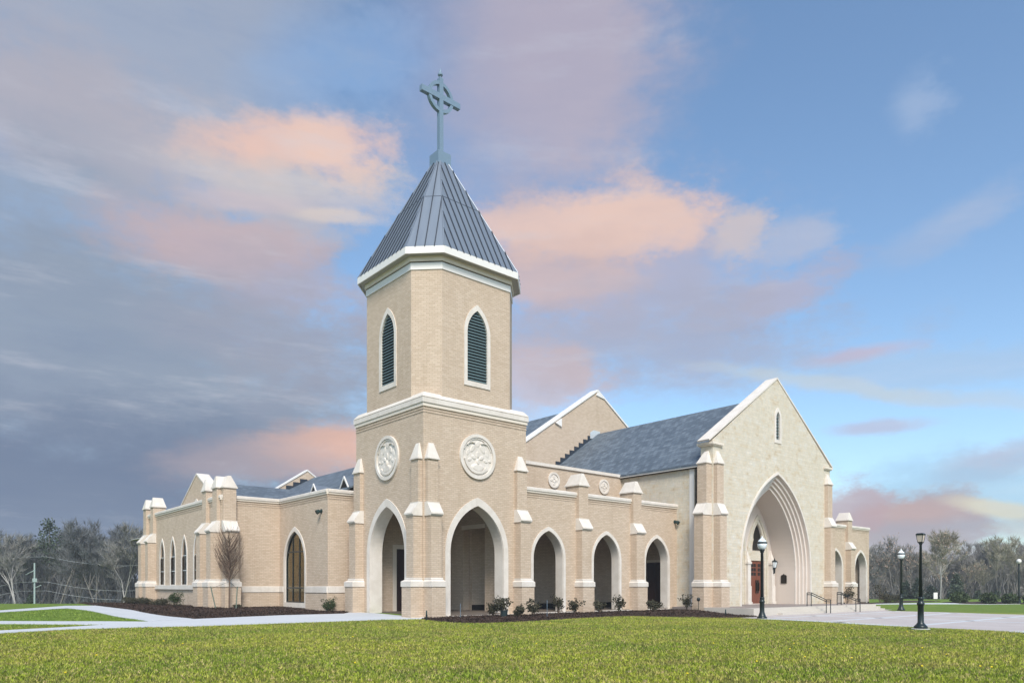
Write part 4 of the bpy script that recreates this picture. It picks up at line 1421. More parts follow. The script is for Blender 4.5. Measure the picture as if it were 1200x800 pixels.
xs = np.concatenate([np.arange(-900, -60, 40), np.arange(-60, 60, .75), np.arange(60, 160, 4), np.arange(160, 1300, 40)])
ys = np.concatenate([np.arange(-400, -60, 40), np.arange(-60, 60, .75), np.arange(60, 220, 4), np.arange(220, 1300, 40)])
X_, Y_ = np.meshgrid(xs, ys)
Z_ = hgt(X_, Y_)
vv = np.stack([X_.ravel(), Y_.ravel(), Z_.ravel()], 1)
nx_, ny_ = len(xs), len(ys)
ii, jj = np.meshgrid(np.arange(nx_ - 1), np.arange(ny_ - 1))
a = (jj * nx_ + ii).ravel()
ff_ = np.stack([a, a + 1, a + 1 + nx_, a + nx_], 1)
me = bpy.data.meshes.new('ground')
me.from_pydata(vv.tolist(), [], ff_.tolist())
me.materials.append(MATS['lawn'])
me.polygons.foreach_set('use_smooth', [True] * len(me.polygons))
g = bpy.data.objects.new('ground', me); COL.objects.link(g); g['kind'] = 'structure'


def sheet(name, poly, off, mt, step=0.8, kind='structure', bump=0.0):
    tris = geometry.tessellate_polygon([[Vector((p[0], p[1], 0)) for p in poly]])
    bm = bmesh.new()
    vs = [bm.verts.new((p[0], p[1], 0)) for p in poly]
    for t3 in tris:
        if len(set(t3)) == 3:
            try: bm.faces.new([vs[i] for i in t3])
            except ValueError: pass
    for _ in range(9):
        es = [e for e in bm.edges if e.calc_length() > step]
        if not es: break
        bmesh.ops.subdivide_edges(bm, edges=es, cuts=1)
        bmesh.ops.triangulate(bm, faces=bm.faces)
    for v_ in bm.verts:
        v_.co.z = H1(v_.co.x, v_.co.y) + off + (random.uniform(-bump, bump) if bump else 0)
    for f_ in bm.faces:
        if f_.normal.z < 0: f_.normal_flip()
    bm.normal_update()
    for f_ in bm.faces:
        if f_.normal.z < 0: f_.normal_flip()
    # skirt down so the edge has thickness
    be = [e for e in bm.edges if len(e.link_faces) == 1]
    r_ = bmesh.ops.extrude_edge_only(bm, edges=be)
    for el in r_['geom']:
        if isinstance(el, bmesh.types.BMVert): el.co.z -= .15
    me = bpy.data.meshes.new(name); bm.to_mesh(me); bm.free()
    me.materials.append(MATS[mt])
    o = bpy.data.objects.new(name, me); COL.objects.link(o)
    if kind: o['kind'] = kind
    return o


# paths on the left
P_FRONT = [(-27, -8.5), (-21.5, -2.4), (-18.76, -0.74), (-16.35, 0.25), (-13.78, 0.10), (-11.97, -0.5), (-9.24, -0.45), (-5.29, -0.45), (-2.55, -0.30), (-.7, -0.9), (-.19, -.6), (-.19, 7.6), (-1.86, 5.43), (-5.41, 5.5), (-9.6, 4.25),
           (-10.61, 3.99), (-12.84, 3.05), (-14.77, 2.05), (-16.22, 1.4), (-18.63, 0.67), (-22, -.6), (-28, -6)]
P_SECOND = [(-28, 12.5), (-22, 8.0), (-18.27, 4.5), (-16.58, 3.3), (-14.77, 2.06), (-12.84, 3.06), (-15.39, 4.91), (-17.99, 7.43), (-22, 11.5), (-28, 17.5)]
P_DIAG = [(-12.84, 3.07), (-10.61, 4.0), (-10.93, 12.08), (-10.32, 27.73), (-12.19, 28.6), (-13.01, 22.05), (-12.95, 12.71)]
P_FAR = [(-13.01, 22.05), (-12.19, 28.6), (-16.9, 19.6), (-24, 8.6), (-40, -12), (-40, -15.5), (-24, 5.0), (-17.24, 15.51)]
M_LEFT = [(-1.86, 5.45), (-.19, 7.62), (-.0, 8.5), (-1.4, 8.5), (-1.4, 15.7), (-5.3, 15.7), (-5.3, 40), (-9.4, 40), (-10.30, 27.75), (-10.91, 12.08), (-10.59, 4.02), (-9.6, 4.28), (-5.41, 5.54)]
M_FRONT = [(-.18, -.85), (-.7, -.92), (-1.2, -2.3), (-1.6, -3.9), (-1.55, -5.5), (-.9, -6.3), (.6, -6.4), (3.2, -6.2), (6.42, -5.5), (12.75, -5.06), (16.5, -5.6), (18.2, -7.4), (20.5, -7.7), (21.3, -6.7), (21.3, -.16), (7.6, -.16), (7.6, -.19), (-.18, -.19)]
sheet('path', P_FRONT, .030, 'concrete')
sheet('path', P_SECOND, .026, 'concrete')
sheet('path', P_DIAG, .034, 'concrete')
sheet('path', P_FAR, .022, 'concrete')
sheet('mulch', M_LEFT, .05, 'mulch', .35, 'stuff', .02)
sheet('mulch', M_FRONT, .04, 'mulch', .35, 'stuff', .02)
M_RIGHT = [(40.0, -.05), (55.2, -.05), (62, .5), (70, 3), (70, -1.5), (57.5, -1.2), (50, -2.2), (43.4, -2.6), (40.5, -2.6)]
sheet('mulch', M_RIGHT, .05, 'mulch', .8, 'stuff', .02)
M_FARR = [(66, -3), (80, -4.5), (84, -20), (78, -20), (74, -8), (66, -5.2)]
sheet('mulch', M_FARR, .04, 'mulch', .8, 'stuff', .02)
# plaza
PLZ = [(18.0, -9.4), (17.29, -14.28), (15.34, -19.25), (10.57, -24.58), (4, -33), (-2, -45), (60, -45), (38, -24), (37.0, -17.94), (38.83, -11.99), (38.64, -8.0), (42.3, -7.2), (42.3, -4), (30, -4), (21.3, -4), (21.3, -6.7), (20.5, -7.7), (18.4, -7.8)]
sheet('plaza', PLZ, .020, 'plaza_paving', 1.0)
# white concrete bands across the plaza
def band(p, q, w):
    d = Vector((q[0] - p[0], q[1] - p[1])).normalized(); n_ = Vector((-d.y, d.x)) * w / 2
    sheet('paving_band', [(p[0] - n_.x, p[1] - n_.y), (q[0] - n_.x, q[1] - n_.y), (q[0] + n_.x, q[1] + n_.y), (p[0] + n_.x, p[1] + n_.y)], .026, 'concrete', 1.5)
band((18.3, -9.3), (17.3, -14.8), .8); band((17.2, -14.2), (15.2, -19.6), .8); band((15.4, -19.0), (10.4, -24.8), .8); band((10.6, -24.4), (3.6, -33.2), .8)
band((18.6, -13.5), (37.5, -13.5), .45); band((17.0, -18.5), (36.4, -18.5), .45); band((14, -23.5), (37, -23.5), .45)
band((24.5, -9.2), (24.5, -30), .45); band((31, -9.2), (31, -30), .45); band((37.4, -9.2), (36.6, -30), .45)
band((19.5, -9.4), (38.6, -9.2), .35)
# far drive beyond the right lawn
sheet('path', [(50, -1.6), (65.2, -4.0), (78, -8.2), (120, -28), (120, -31), (78, -9.6), (65.2, -5.2), (50, -2.6)], .03, 'concrete', 2)

# entrance platform and steps
pz = .25
mm = M()
PL = [(22.0, -3.3), (22.0, -6.55), (23.6, -8.35), (25.9, -8.35)]
mm.box(21.4, 40.6, -6.3, -.29, -.6, pz)
o = mm.build('entrance_platform', 'platform_paving', None); o['kind'] = 'structure'
mm = M()
mm.box(18.6, 21.4, -6.6, -5.4, -.6, -.02) if False else None
mm.box(21.15, 24.2, -7.0, -6.3, -.6, pz + .005)     # solid cheek block on the left
mm.box(21.15, 21.4, -6.3, -3.2, -.6, pz + .005)
mm.box(24.2, 40.6, -6.62, -6.3, -.6, pz + .004)
mm.box(24.2, 40.6, -6.98, -6.62, -.6, pz - .16)
mm.box(24.2, 40.6, -7.34, -6.98, -.6, pz - .33)
o = mm.build('entrance_steps', 'step_stone', None); o['kind'] = 'structure'


# railings
def rail(x, lab):
    e = empty('handrail', (x, 0, 0)); tag(e, lab, 'railing', 'black handrails on the entrance steps')
    zt = pz
    for k, y in enumerate((-6.36, -7.50)):
        zb = zt if k == 0 else -.25
        ht = zt + 1.0 if k == 0 else -.25 + 1.0
        for dy in (0, .32 if k == 0 else -.32):
            mm = M(); mm.tube((0, y + dy, zb), (0, y + dy, ht), .032, .032, 8); mm.build('post', 'black_metal', e)
    mm = M()
    for dzz in (0, -.14):
        mm.tube((0, -6.04, zt + 1.0 + dzz), (0, -6.36, zt + 1.0 + dzz), .030, .030, 8)
        mm.tube((0, -6.36, zt + 1.0 + dzz), (0, -7.50, .75 + dzz), .030, .030, 8)
        mm.tube((0, -7.50, .75 + dzz), (0, -7.82, .75 + dzz), .030, .030, 8)
    mm.build('rail', 'black_metal', e)


rail(30.1, 'black steel handrail on the steps nearer the portal lamp')
rail(34.9, 'black steel handrail on the steps nearer the brick side wing')


# ------------------------------------------------------------------ lamps
def acorn_lamp(x, y, s, label, gname):
    z0 = H1(x, y) + .02
    e = empty('street_lamp', (x, y, z0)); tag(e, label, 'lamp post', gname)
    mm = M(); mm.lathe([(.30, 0), (.30, .07), (.24, .12), (.20, .22), (.155, .36), (.14, .45), (.14, .95), (.165, .98), (.165, 1.06), (.13, 1.10), (.13, 1.2), (.15, 1.24), (.12, 1.30)], 16); mm.build('lamp_base', 'black_metal', e, True)
    mm = M(); mm.lathe([(.105, 1.30), (.085, 4.0), (.12, 4.02), (.12, 4.10), (.15, 4.12), (.17, 4.2)], 14); mm.build('pole', 'black_metal', e, True)
    ln = M(); ln.lathe([(.13, 4.2), (.22, 4.27), (.275, 4.42), (.285, 4.55)], 18); gb = ln.build('globe', 'lamp_glass', e, True)
    mm = M(); mm.lathe([(.30, 4.55), (.31, 4.57), (.31, 4.62), (.29, 4.64)], 18)
    for q in range(8):
        an = q * PI / 4
        mm.tube((.135 * math.cos(an), .135 * math.sin(an), 4.2), (.28 * math.cos(an), .28 * math.sin(an), 4.46), .010, .010, 4)
    mm.build('lantern_band', 'black_metal', gb)
    mm = M(); mm.lathe([(.27, 4.64), (.22, 4.74), (.13, 4.82), (.10, 4.87)], 18); mm.build('lantern_dome', 'lamp_glass', gb, True)
    mm = M(); mm.lathe([(.105, 4.87), (.10, 4.90), (.04, 4.93), (.05, 4.97), (.03, 5.0), (.005, 5.04)], 10); mm.build('finial', 'steel_white', gb, True)
    return e


G_L = 'globe lamp posts around the plaza'
acorn_lamp(18.54, -9.13, 1, 'dark lamp post with clear globe in front of the wooden entrance doors', G_L)
acorn_lamp(40.83, -8.51, 1, 'dark lamp post with clear globe at the edge of the far green lawn', G_L)
x, y = 9.44, -21.39
z0 = H1(x, y)
e = empty('street_lamp', (x, y, z0)); tag(e, 'near lamp post with square tapered lantern standing on a concrete pad at the lawn edge', 'lamp post')
mm = M(); mm.lathe([(.34, -.2), (.34, .03), (.32, .04)], 20); mm.build('pad', 'slab_pad', e)
mm = M(); mm.lathe([(.25, .04), (.25, .12), (.21, .16), (.17, .20), (.115, .28), (.11, .95), (.14, .98), (.14, 1.05), (.115, 1.08), (.09, 1.16), (.11, 1.2), (.11, 1.27), (.08, 1.3)], 16); mm.build('lamp_base', 'black_metal', e, True)
mm = M(); mm.lathe([(.075, 1.3), (.046, 3.36), (.06, 3.40), (.08, 3.44)], 14); mm.build('pole', 'black_metal', e, True)
sq = lambda r, z: [(-r, -r, z), (r, -r, z), (r, r, z), (-r, r, z)]
mm = M(); mm.hull8(sq(.075, 3.44), sq(.09, 3.49)); mm.hull8(sq(.135, 3.76), sq(.14, 3.80)); mm.hull8(sq(.14, 3.80), sq(.10, 3.835))
for sx in (-1, 1):
    for sy in (-1, 1): mm.tube((sx * .085, sy * .085, 3.48), (sx * .125, sy * .125, 3.77), .010, .010, 4)
lf = mm.build('lantern_frame', 'black_metal', e)
mm = M(); mm.hull8(sq(.078, 3.49), sq(.118, 3.76)); mm.build('lantern_glass', 'lamp_glass_warm', lf)
# far globe lamps
for (x, y, z0, zz, lab) in ((76.08, -7.59, None, 4.9, 'distant taller pole with round white globe against the woods'), (116.0, -17.0, -2.0, 5.6, 'farthest pole with round white globe low against the woods')):
    if z0 is None: z0 = H1(x, y)
    z0 = H1(x, y)
    tz = {4.9: 4.85, 5.6: 3.7 - z0}[zz]
    e = empty('globe_lamp', (x, y, z0)); tag(e, lab, 'lamp post')
    mm = M(); mm.lathe([(.22, 0), (.20, .4), (.10, .5), (.08, tz - .25)], 10); mm.build('pole', 'black_metal', e)
    mm = M(); mm.lathe([(.05, tz - .27), (.20, tz - .2), (.27, tz), (.20, tz + .2), (.03, tz + .27)], 12); mm.build('globe', 'white_trim', e, True)


# ------------------------------------------------------------------ small things
def bollard(x, y, h_, r, lab):
    e = empty('garden_light', (x, y, H1(x, y))); tag(e, lab, 'garden light')
    mm = M(); mm.lathe([(r, -.1), (r, h_ * .55)], 8); mm.build('post', 'black_metal', e)
    mm = M(); mm.lathe([(r * .7, h_ * .55), (r * .7, h_ - .05), (r * .4, h_)], 8); mm.build('head', 'green_metal', e)
bollard(-1.30, -2.25, .52, .05, 'short dark bollard light in mulch by the tower corner')
bollard(19.6, -5.9, .45, .05, 'short dark bollard light in mulch near the entrance steps')
for (x, y, h_, lab) in ((1.52, -1.3, .8, 'thin grey marker pipe in front of the large tower arch'), (5.95, -3.4, .95, 'thin grey marker pipe left of the first arcade arch'),):
    mm = M(); mm.tube((0, 0, -.1), (0, 0, h_), .014, .014, 6); o = mm.build('marker_pipe', 'pipe_blue', None, loc=(x, y, H1(x, y))); tag(o, lab, 'pipe')
e = empty('spotlight', (20.9, -2.9, H1(20.9, -2.9))); tag(e, 'small black ball spotlight on a thin stake beside the stone wall', 'spotlight')
mm = M(); mm.tube((0, 0, -.1), (0, 0, .75), .02, .02, 6); mm.build('stake', 'black_metal', e)
mm = M(); mm.lathe([(.02, .70), (.10, .74), (.13, .84), (.10, .94), (.02, .98)], 10); mm.build('lamp_head', 'black_metal', e, True)


def leafy(m_, c, r, n, size, rng, squash=1.0, updir=0.3):
    for _ in range(n):
        while True:
            p = Vector((rng.uniform(-1, 1), rng.uniform(-1, 1), rng.uniform(-1, 1)))
            if .25 < p.length < 1: break
        p = Vector((p.x * r[0], p.y * r[1], p.z * r[2]))
        q = Vector(c) + p
        d = Vector((rng.gauss(0, 1), rng.gauss(0, 1), rng.gauss(0, 1) + updir)).normalized()
        s_ = d.cross(Vector((rng.gauss(0, 1), rng.gauss(0, 1), rng.gauss(0, 1)))).normalized()
        L_ = size * rng.uniform(.6, 1.3); w = L_ * .35
        m_.add([q, q + d * L_ * .5 + s_ * w, q + d * L_, q + d * L_ * .5 - s_ * w], [(0, 1, 2, 3)])


def shrub(x, y, h_, w, lab, grp, seed, dens=1.0, mt='shrub_leaf', dense=False):
    rng = random.Random(seed)
    e = empty('shrub', (x, y, H1(x, y) + .02)); tag(e, lab, 'shrub', grp)
    st = M(); lf = M()
    nb = 9 if not dense else 6
    for i in range(nb):
        an = rng.uniform(0, 2 * PI); rr = rng.uniform(.15, .5) * w
        tip = Vector((math.cos(an) * rr, math.sin(an) * rr, h_ * rng.uniform(.5, 1.0)))
        mid = tip * .5 + Vector((rng.uniform(-.04, .04), rng.uniform(-.04, .04), .05))
        st.tube((0, 0, 0), mid, .014, .010, 4, False); st.tube(mid, tip, .010, .005, 4, False)
        for k in range(4):
            c = tip * rng.uniform(.55, 1.05) + Vector((rng.uniform(-.16, .16), rng.uniform(-.16, .16), rng.uniform(-.10, .10))) * w
            leafy(lf, c, (.15 * w + .03, .15 * w + .03, .12 * h_ + .02), int((13 if not dense else 40) * dens), .115 if not dense else .07, rng)
    if dense:
        leafy(lf, (0, 0, h_ * .5), (w * .5, w * .5, h_ * .5), int(420 * dens), .075, rng)
    st.build('stems', 'young_bark', e, recalc=False)
    lf.build('foliage', mt, e, recalc=False)
    return e


GA = 'shrubs planted in the mulch along the arcade'
for i, (x, y, h_, w, lab) in enumerate([
    (3.6, -1.5, .75, .8, 'low dark shrub left of the potted shrub before the tower arch'),
    (4.15, -3.1, .72, .75, 'open leafy shrub in front of the tower arch right jamb'),
    (5.6, -2.6, .95, .95, 'shrub in front of the brick buttress between tower and arcade'),
    (8.6, -1.6, 1.25, .9, 'tall shrub in front of the first arcade arch right jamb'),
    (9.7, -1.9, 1.0, 1.0, 'wide shrub at the foot of the first free arcade buttress'),
    (11.9, -1.9, .9, 1.0, 'thin shrub at the left of the second arcade arch'),
    (13.9, -1.7, 1.35, .9, 'upright shrub at the right jamb of the second arcade arch'),
    (17.0, -2.2, .85, 1.3, 'low sprawling shrub in front of the arcade arch with the door'),
    (20.4, -2.3, 1.15, 1.1, 'rounded shrub in front of the yellow stone wall')]):
    shrub(x, y, h_ * .88, w * .85, lab, GA, 100 + i, 1.1)
# the potted one
e = shrub(3.75, -2.3, 1.15, 1.0, 'tallest shrub before the tower arch, rising from a dark nursery pot', None, 133, 1.5)
mm = M(); mm.lathe([(.16, -.03), (.21, .36), (.23, .37), (.23, .40), (.20, .40), (.19, .34), (.01, .33)], 14)
mm.build('pot', 'pot', e)
GLs = 'dark low shrubs along the west wing wall'
for i, (x, y) in enumerate([(-6.9, 33.6), (-6.9, 32.0), (-7.0, 30.2), (-6.9, 28.6), (-7.0, 26.6), (-6.9, 24.6), (-6.9, 23.0)]):
    shrub(x, y, .5, 1.0, 'dark low rounded shrub in the row under the lancet windows', GLs, 200 + i, .8, 'shrub_leaf', True)
shrub(-7.0, 19.6, .95, 1.0, 'round green shrub at the near end of the row under the lancets', None, 220, 1.2, 'hedge_leaf', True)
shrub(-1.5, 8.0, .85, .75, 'dark upright shrub at the brick corner beside the tower', None, 221, 1.0, 'hedge_leaf', True)
shrub(-4.6, 14.9, .28, .6, 'tiny dark plant in mulch right of the corner buttress', None, 222, .5, 'shrub_leaf', True)
for i, (x, y, h_, w, lab) in enumerate([(45.6, -1.9, 1.6, 1.3, 'bushy shrub in front of the side wing beyond the steps'), (53.6, -1.6, 1.9, 1.2, 'tall reddish shrub at the far corner of the side wing'),
                                       (55.6, -1.4, .8, 1.4, 'low shrub right of the side wing corner'), (57.6, -1.0, .9, 1.5, 'low dark shrub in the bed beyond the side wing'), (60.2, -.6, .95, 1.4, 'last low shrub in the bed before the lawn')]):
    shrub(x, y, h_, w, lab, 'shrubs beyond the entrance steps', 240 + i, 1.3, 'shrub_leaf' if i else 'shrub_leaf', i > 1)
for i, (x, y, w, lab) in enumerate([(68.2, -4.0, 4.2, 'longest low clipped hedge mound beyond the right lawn'), (72.0, -5.8, 2.8, 'second hedge mound from the left beyond the right lawn'),
                                    (75.5, -6.9, 3.0, 'third hedge mound from the left beyond the right lawn'), (79.0, -8.0, 2.4, 'rightmost hedge mound beside the distant globe lamp')]):
    rng = random.Random(300 + i)
    e = empty('hedge', (x, y, H1(x, y))); tag(e, lab, 'hedge', 'low hedges beyond the right lawn')
    mm = M(); leafy(mm, (0, 0, .55), (w * .5, .8, .65), 1500, .22, rng); mm.build('foliage', 'hedge_leaf', e, recalc=False)
    mm = M(); mm.tube((0, 0, -.1), (0, 0, .6), .06, .03, 6); mm.build('stem', 'bark_dark', e)
# small white sign far right
e = empty('sign', (66.5, -2.2, H1(66.5, -2.2))); tag(e, 'small white sign panel standing at the edge of the woods', 'sign')
mm = M(); mm.box(-.22, .22, -.03, .03, .35, 1.05); sg = mm.build('panel', 'white_trim', e)
mm = M(); mm.box(-.22, -.16, -.05, -.031, -.1, .36); mm.box(.16, .22, -.05, -.031, -.1, .36); mm.build('post', 'bark_dark', e)
sg.rotation_euler = (0, 0, -.7)

# dandelions
GD = 'dandelions scattered in the front lawn'
fl0 = None
rng = random.Random(5)
spots = []
while len(spots) < 34:
    fwd = rng.uniform(13.5, 33); lat = rng.uniform(-.68, .68) * fwd
    if rng.random() > .35 + .6 * (lat / fwd + .68): continue
    x = CAMP[0] + FWD[0] * fwd + RGT[0] * lat; y = CAMP[1] + FWD[1] * fwd + RGT[1] * lat
    if y > -7 or x > 9: continue
    spots.append((x, y))
for (x, y) in spots:
    if fl0 is None:
        r0 = empty('dandelion'); tag(r0, 'small yellow dandelion flower in the front lawn', 'flower', GD)
        mm = M(); mm.lathe([(.004, .075), (.020, .083), (.023, .095), (.010, .105)], 8); h0 = mm.build('flower_head', 'yellow_petal', r0)
        mm = M(); mm.tube((0, 0, 0), (0, 0, .08), .004, .003, 5); s0 = mm.build('stem', 'hedge_leaf', r0)
        fl0 = (r0, h0, s0); r_ = r0
    else:
        r_ = fl0[0].copy(); COL.objects.link(r_)
        for ch in fl0[1:]:
            c2 = ch.copy(); COL.objects.link(c2); c2.parent = r_
    r_.location = (x, y, H1(x, y)); r_.scale = (1, 1, rng.uniform(.8, 1.2))


# ------------------------------------------------------------------ trees
def branchy(tr, tw, p, d, L_, r, depth, rng, up=0.12, spread=.55, sliver=True, tlen=.8, twid=.03, ntw=5, wood_levels=3):
    p = Vector(p); d = Vector(d).normalized()
    q = p + d * L_
    if depth >= wood_levels - 0:
        tw.tube(p, q, r, r * .5, 3, False)
    else:
        tr.tube(p, q, r, r * .68, 6 if depth == 0 else 5, False)
    if r < .012 or L_ < .35:
        for _ in range(ntw):
            dd = (d + Vector((rng.gauss(0, .5), rng.gauss(0, .5), rng.gauss(.1, .4)))).normalized()
            st = p + d * L_ * rng.uniform(.2, 1)
            s_ = dd.cross(Vector((rng.gauss(0, 1), rng.gauss(0, 1), rng.gauss(0, 1)))).normalized() * twid
            tw.add([st - s_, st + s_, st + dd * tlen * rng.uniform(.5, 1.2)], [(0, 1, 2)])
        return
    k = 2 if rng.random() < .45 else 3
    for i in range(k):
        dd = (d + Vector((rng.gauss(0, spread), rng.gauss(0, spread), rng.gauss(up, spread * .6)))).normalized()
        branchy(tr, tw, q, dd, L_ * rng.uniform(.62, .85), r * rng.uniform(.5, .68), depth + 1, rng, up, spread, sliver, tlen, twid, ntw, wood_levels)
    if depth > 0 and rng.random() < .6:
        dd = (d + Vector((rng.gauss(0, spread * 1.3), rng.gauss(0, spread * 1.3), .1))).normalized()
        branchy(tr, tw, p + d * L_ * .5, dd, L_ * .6, r * .45, depth + 1, rng, up, spread, sliver, tlen, twid, ntw, wood_levels)


def mkmesh(m_, name, mt):
    me = bpy.data.meshes.new(name); me.from_pydata([tuple(p) for p in m_.v], [], m_.f); me.materials.append(MATS[mt]); return me


def treevar(seed, H_, r, spread, ntw=6, tlen=1.0, twid=.035, trunkfrac=.3):
    rng = random.Random(seed)
    tr, tw = M(), M()
    branchy(tr, tw, (0, 0, -.3), (rng.uniform(-.06, .06), rng.uniform(-.06, .06), 1), H_ * trunkfrac, r, 0, rng, .22, spread, True, tlen, twid, ntw)
    return tr, tw


VAR = []
for s_ in range(5):
    tr, tw = treevar(40 + s_, 15.0, .17, .34, 7, 1.1, .035)
    VAR.append((tr, tw))


def place_tree(idx, x, y, sc, rot, lab, grp, bark, twig, buds=None):
    tr, tw = VAR[idx]
    z = H1(x, y)
    e = empty('bare_tree', (x, y, z)); e.rotation_euler = (0, 0, rot); e.scale = (sc, sc, sc)
    tag(e, lab, 'tree', grp)
    key = ('t', idx, bark)
    if key not in CACHE: CACHE[key] = mkmesh(tr, 'trunk', bark)
    o = bpy.data.objects.new('trunk', CACHE[key]); COL.objects.link(o); o.parent = e
    key = ('c', idx, twig)
    if key not in CACHE: CACHE[key] = mkmesh(tw, 'crown', twig)
    o = bpy.data.objects.new('crown', CACHE[key]); COL.objects.link(o); o.parent = e
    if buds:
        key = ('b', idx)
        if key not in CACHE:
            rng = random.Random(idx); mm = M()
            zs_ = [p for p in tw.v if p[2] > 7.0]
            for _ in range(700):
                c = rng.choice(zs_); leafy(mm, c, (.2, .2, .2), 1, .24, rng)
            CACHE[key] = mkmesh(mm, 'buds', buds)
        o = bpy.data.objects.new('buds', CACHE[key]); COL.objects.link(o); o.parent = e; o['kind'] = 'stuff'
    return e


CACHE = {}


def fromcam(px, fw):
    lat = (px - 600) / 849.0 * fw
    return CAMP[0] + FWD[0] * fw + RGT[0] * lat, CAMP[1] + FWD[1] * fw + RGT[1] * lat


GT = 'bare winter trees at the edge of the left woods'
LEFT_T = [(18, 96, 0, .98, 'bark_pale', 'pale forked bare tree near the left edge of the woods'),
          (-40, 100, 1, 1.0, 'bark_dark', None), (48, 104, 2, .95, 'bark_dark', 'slim dark bare tree just right of the pale utility pole'),
          (68, 98, 3, .92, 'bark_dark', 'bare tree whose trunk stands left of the path end'), (92, 102, 4, .9, 'bark_dark', 'bare tree in line with the bend of the path'),
          (112, 98, 1, .85, 'bark_dark', 'bare tree right of the path bend'), (128, 103, 0, .85, 'bark_dark', 'dark bare tree left of the white trunked tree'),
          (144, 86, 2, .84, 'bark_pale', 'white trunked bare tree beside the far corner of the church wing'),
          (156, 100, 3, .85, 'bark_dark', 'bare tree partly behind the church wing')]
for (px, fw, idx, sc, bk, lab) in LEFT_T:
    x, y = fromcam(px, fw)
    place_tree(idx, x, y, sc, px * .7, lab or 'bare tree at the far left beyond the picture edge', GT, bk, 'twig_dark' if bk == 'bark_dark' else 'twig_grey')
GT2 = 'bare winter trees beyond the right lawn'
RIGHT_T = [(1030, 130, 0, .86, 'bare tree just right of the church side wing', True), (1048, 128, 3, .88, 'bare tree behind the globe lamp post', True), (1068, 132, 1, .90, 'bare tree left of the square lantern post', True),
           (1102, 118, 4, .84, 'large pale branching tree with pink-lit buds right of the square lantern post', True), (1126, 134, 2, .88, 'bare tree with sparse buds right of the large pale tree', True),
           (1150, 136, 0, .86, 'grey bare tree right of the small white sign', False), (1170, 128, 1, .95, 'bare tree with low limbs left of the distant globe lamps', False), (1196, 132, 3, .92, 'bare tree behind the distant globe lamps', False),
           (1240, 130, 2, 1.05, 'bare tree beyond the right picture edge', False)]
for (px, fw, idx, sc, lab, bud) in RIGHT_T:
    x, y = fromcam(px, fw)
    place_tree(idx, x, y, sc, px * .31, lab, GT2, 'bark_pale' if idx == 4 else 'bark_dark', 'twig_grey' if px < 1090 else 'twig_olive', 'bud_pink_lit' if bud else None)


# woods as a mass of many merged trees
def woods(name, spots, mt, lab, seed):
    rng = random.Random(seed)
    V, F, n = [], [], 0
    for (px, fw, sc) in spots:
        x, y = fromcam(px, fw); z = H1(x, y)
        tr, tw = VAR[rng.randrange(5)]
        an = rng.uniform(0, 2 * PI); ca, sa = math.cos(an), math.sin(an)
        for m_ in (tr, tw):
            a = np.array(m_.v) * sc
            b_ = np.stack([a[:, 0] * ca - a[:, 1] * sa + x, a[:, 0] * sa + a[:, 1] * ca + y, a[:, 2] + z], 1)
            V.append(b_)
            F.extend([tuple(i + n for i in f) for f in m_.f])
            n += len(a)
    me = bpy.data.meshes.new(name); me.from_pydata(np.concatenate(V).tolist(), [], F); me.materials.append(MATS[mt])
    o = bpy.data.objects.new(name, me); COL.objects.link(o); tag(o, lab, 'woods', None, 'stuff')


rng = random.Random(77)
sp1 = [(px + rng.uniform(-9, 9), fw + rng.uniform(-4, 4), rng.uniform(.88, 1.05)) for fw in (112, 122, 134, 148) for px in range(-190, 330, 19)]
woods('woods', sp1, 'twig_dark', 'dense grey leafless woods behind the left lawn', 1)
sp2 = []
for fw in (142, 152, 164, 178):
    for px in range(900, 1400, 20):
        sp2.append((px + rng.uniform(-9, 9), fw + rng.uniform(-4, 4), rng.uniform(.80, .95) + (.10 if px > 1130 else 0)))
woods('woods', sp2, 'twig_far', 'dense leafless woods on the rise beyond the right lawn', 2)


# undergrowth that closes the foot of the woods
def under(name, px0, px1, fws, hgts, n, mt, lab, seed, size=.9):
    rng = random.Random(seed); mm = M()
    for _ in range(n):
        px = rng.uniform(px0, px1); fw = rng.uniform(*fws)
        x, y = fromcam(px, fw); z = H1(x, y)
        hmax = hgts * (0.75 + .35 * math.sin(px * .045) * math.cos(px * .017 + 1))
        q = Vector((x, y, z + hmax * rng.random() ** 1.3))
        d = Vector((rng.gauss(0, .6), rng.gauss(0, .6), 1)).normalized()
        s_ = d.cross(Vector((rng.gauss(0, 1), rng.gauss(0, 1), rng.gauss(0, 1)))).normalized()
        L_ = size * rng.uniform(.5, 1.6)
        mm.add([q - s_ * L_ * .10, q + s_ * L_ * .10, q + d * L_], [(0, 1, 2)])
    o = mm.build(name, mt, None, recalc=False); tag(o, lab, 'undergrowth', None, 'stuff')


under('undergrowth', -200, 330, (150, 172), 13, 30000, 'twig_dark', 'grey thicket behind the left woods', 11, 2.2)
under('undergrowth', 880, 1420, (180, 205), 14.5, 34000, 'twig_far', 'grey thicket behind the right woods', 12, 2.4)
under('undergrowth', -200, 330, (104, 130), 5.0, 12000, 'twig_dark', 'brown brush at the foot of the left woods', 13, 1.2)
under('undergrowth', 900, 1400, (134, 160), 5.5, 12000, 'twig_rust', 'brown brush at the foot of the right woods', 14, 1.3)


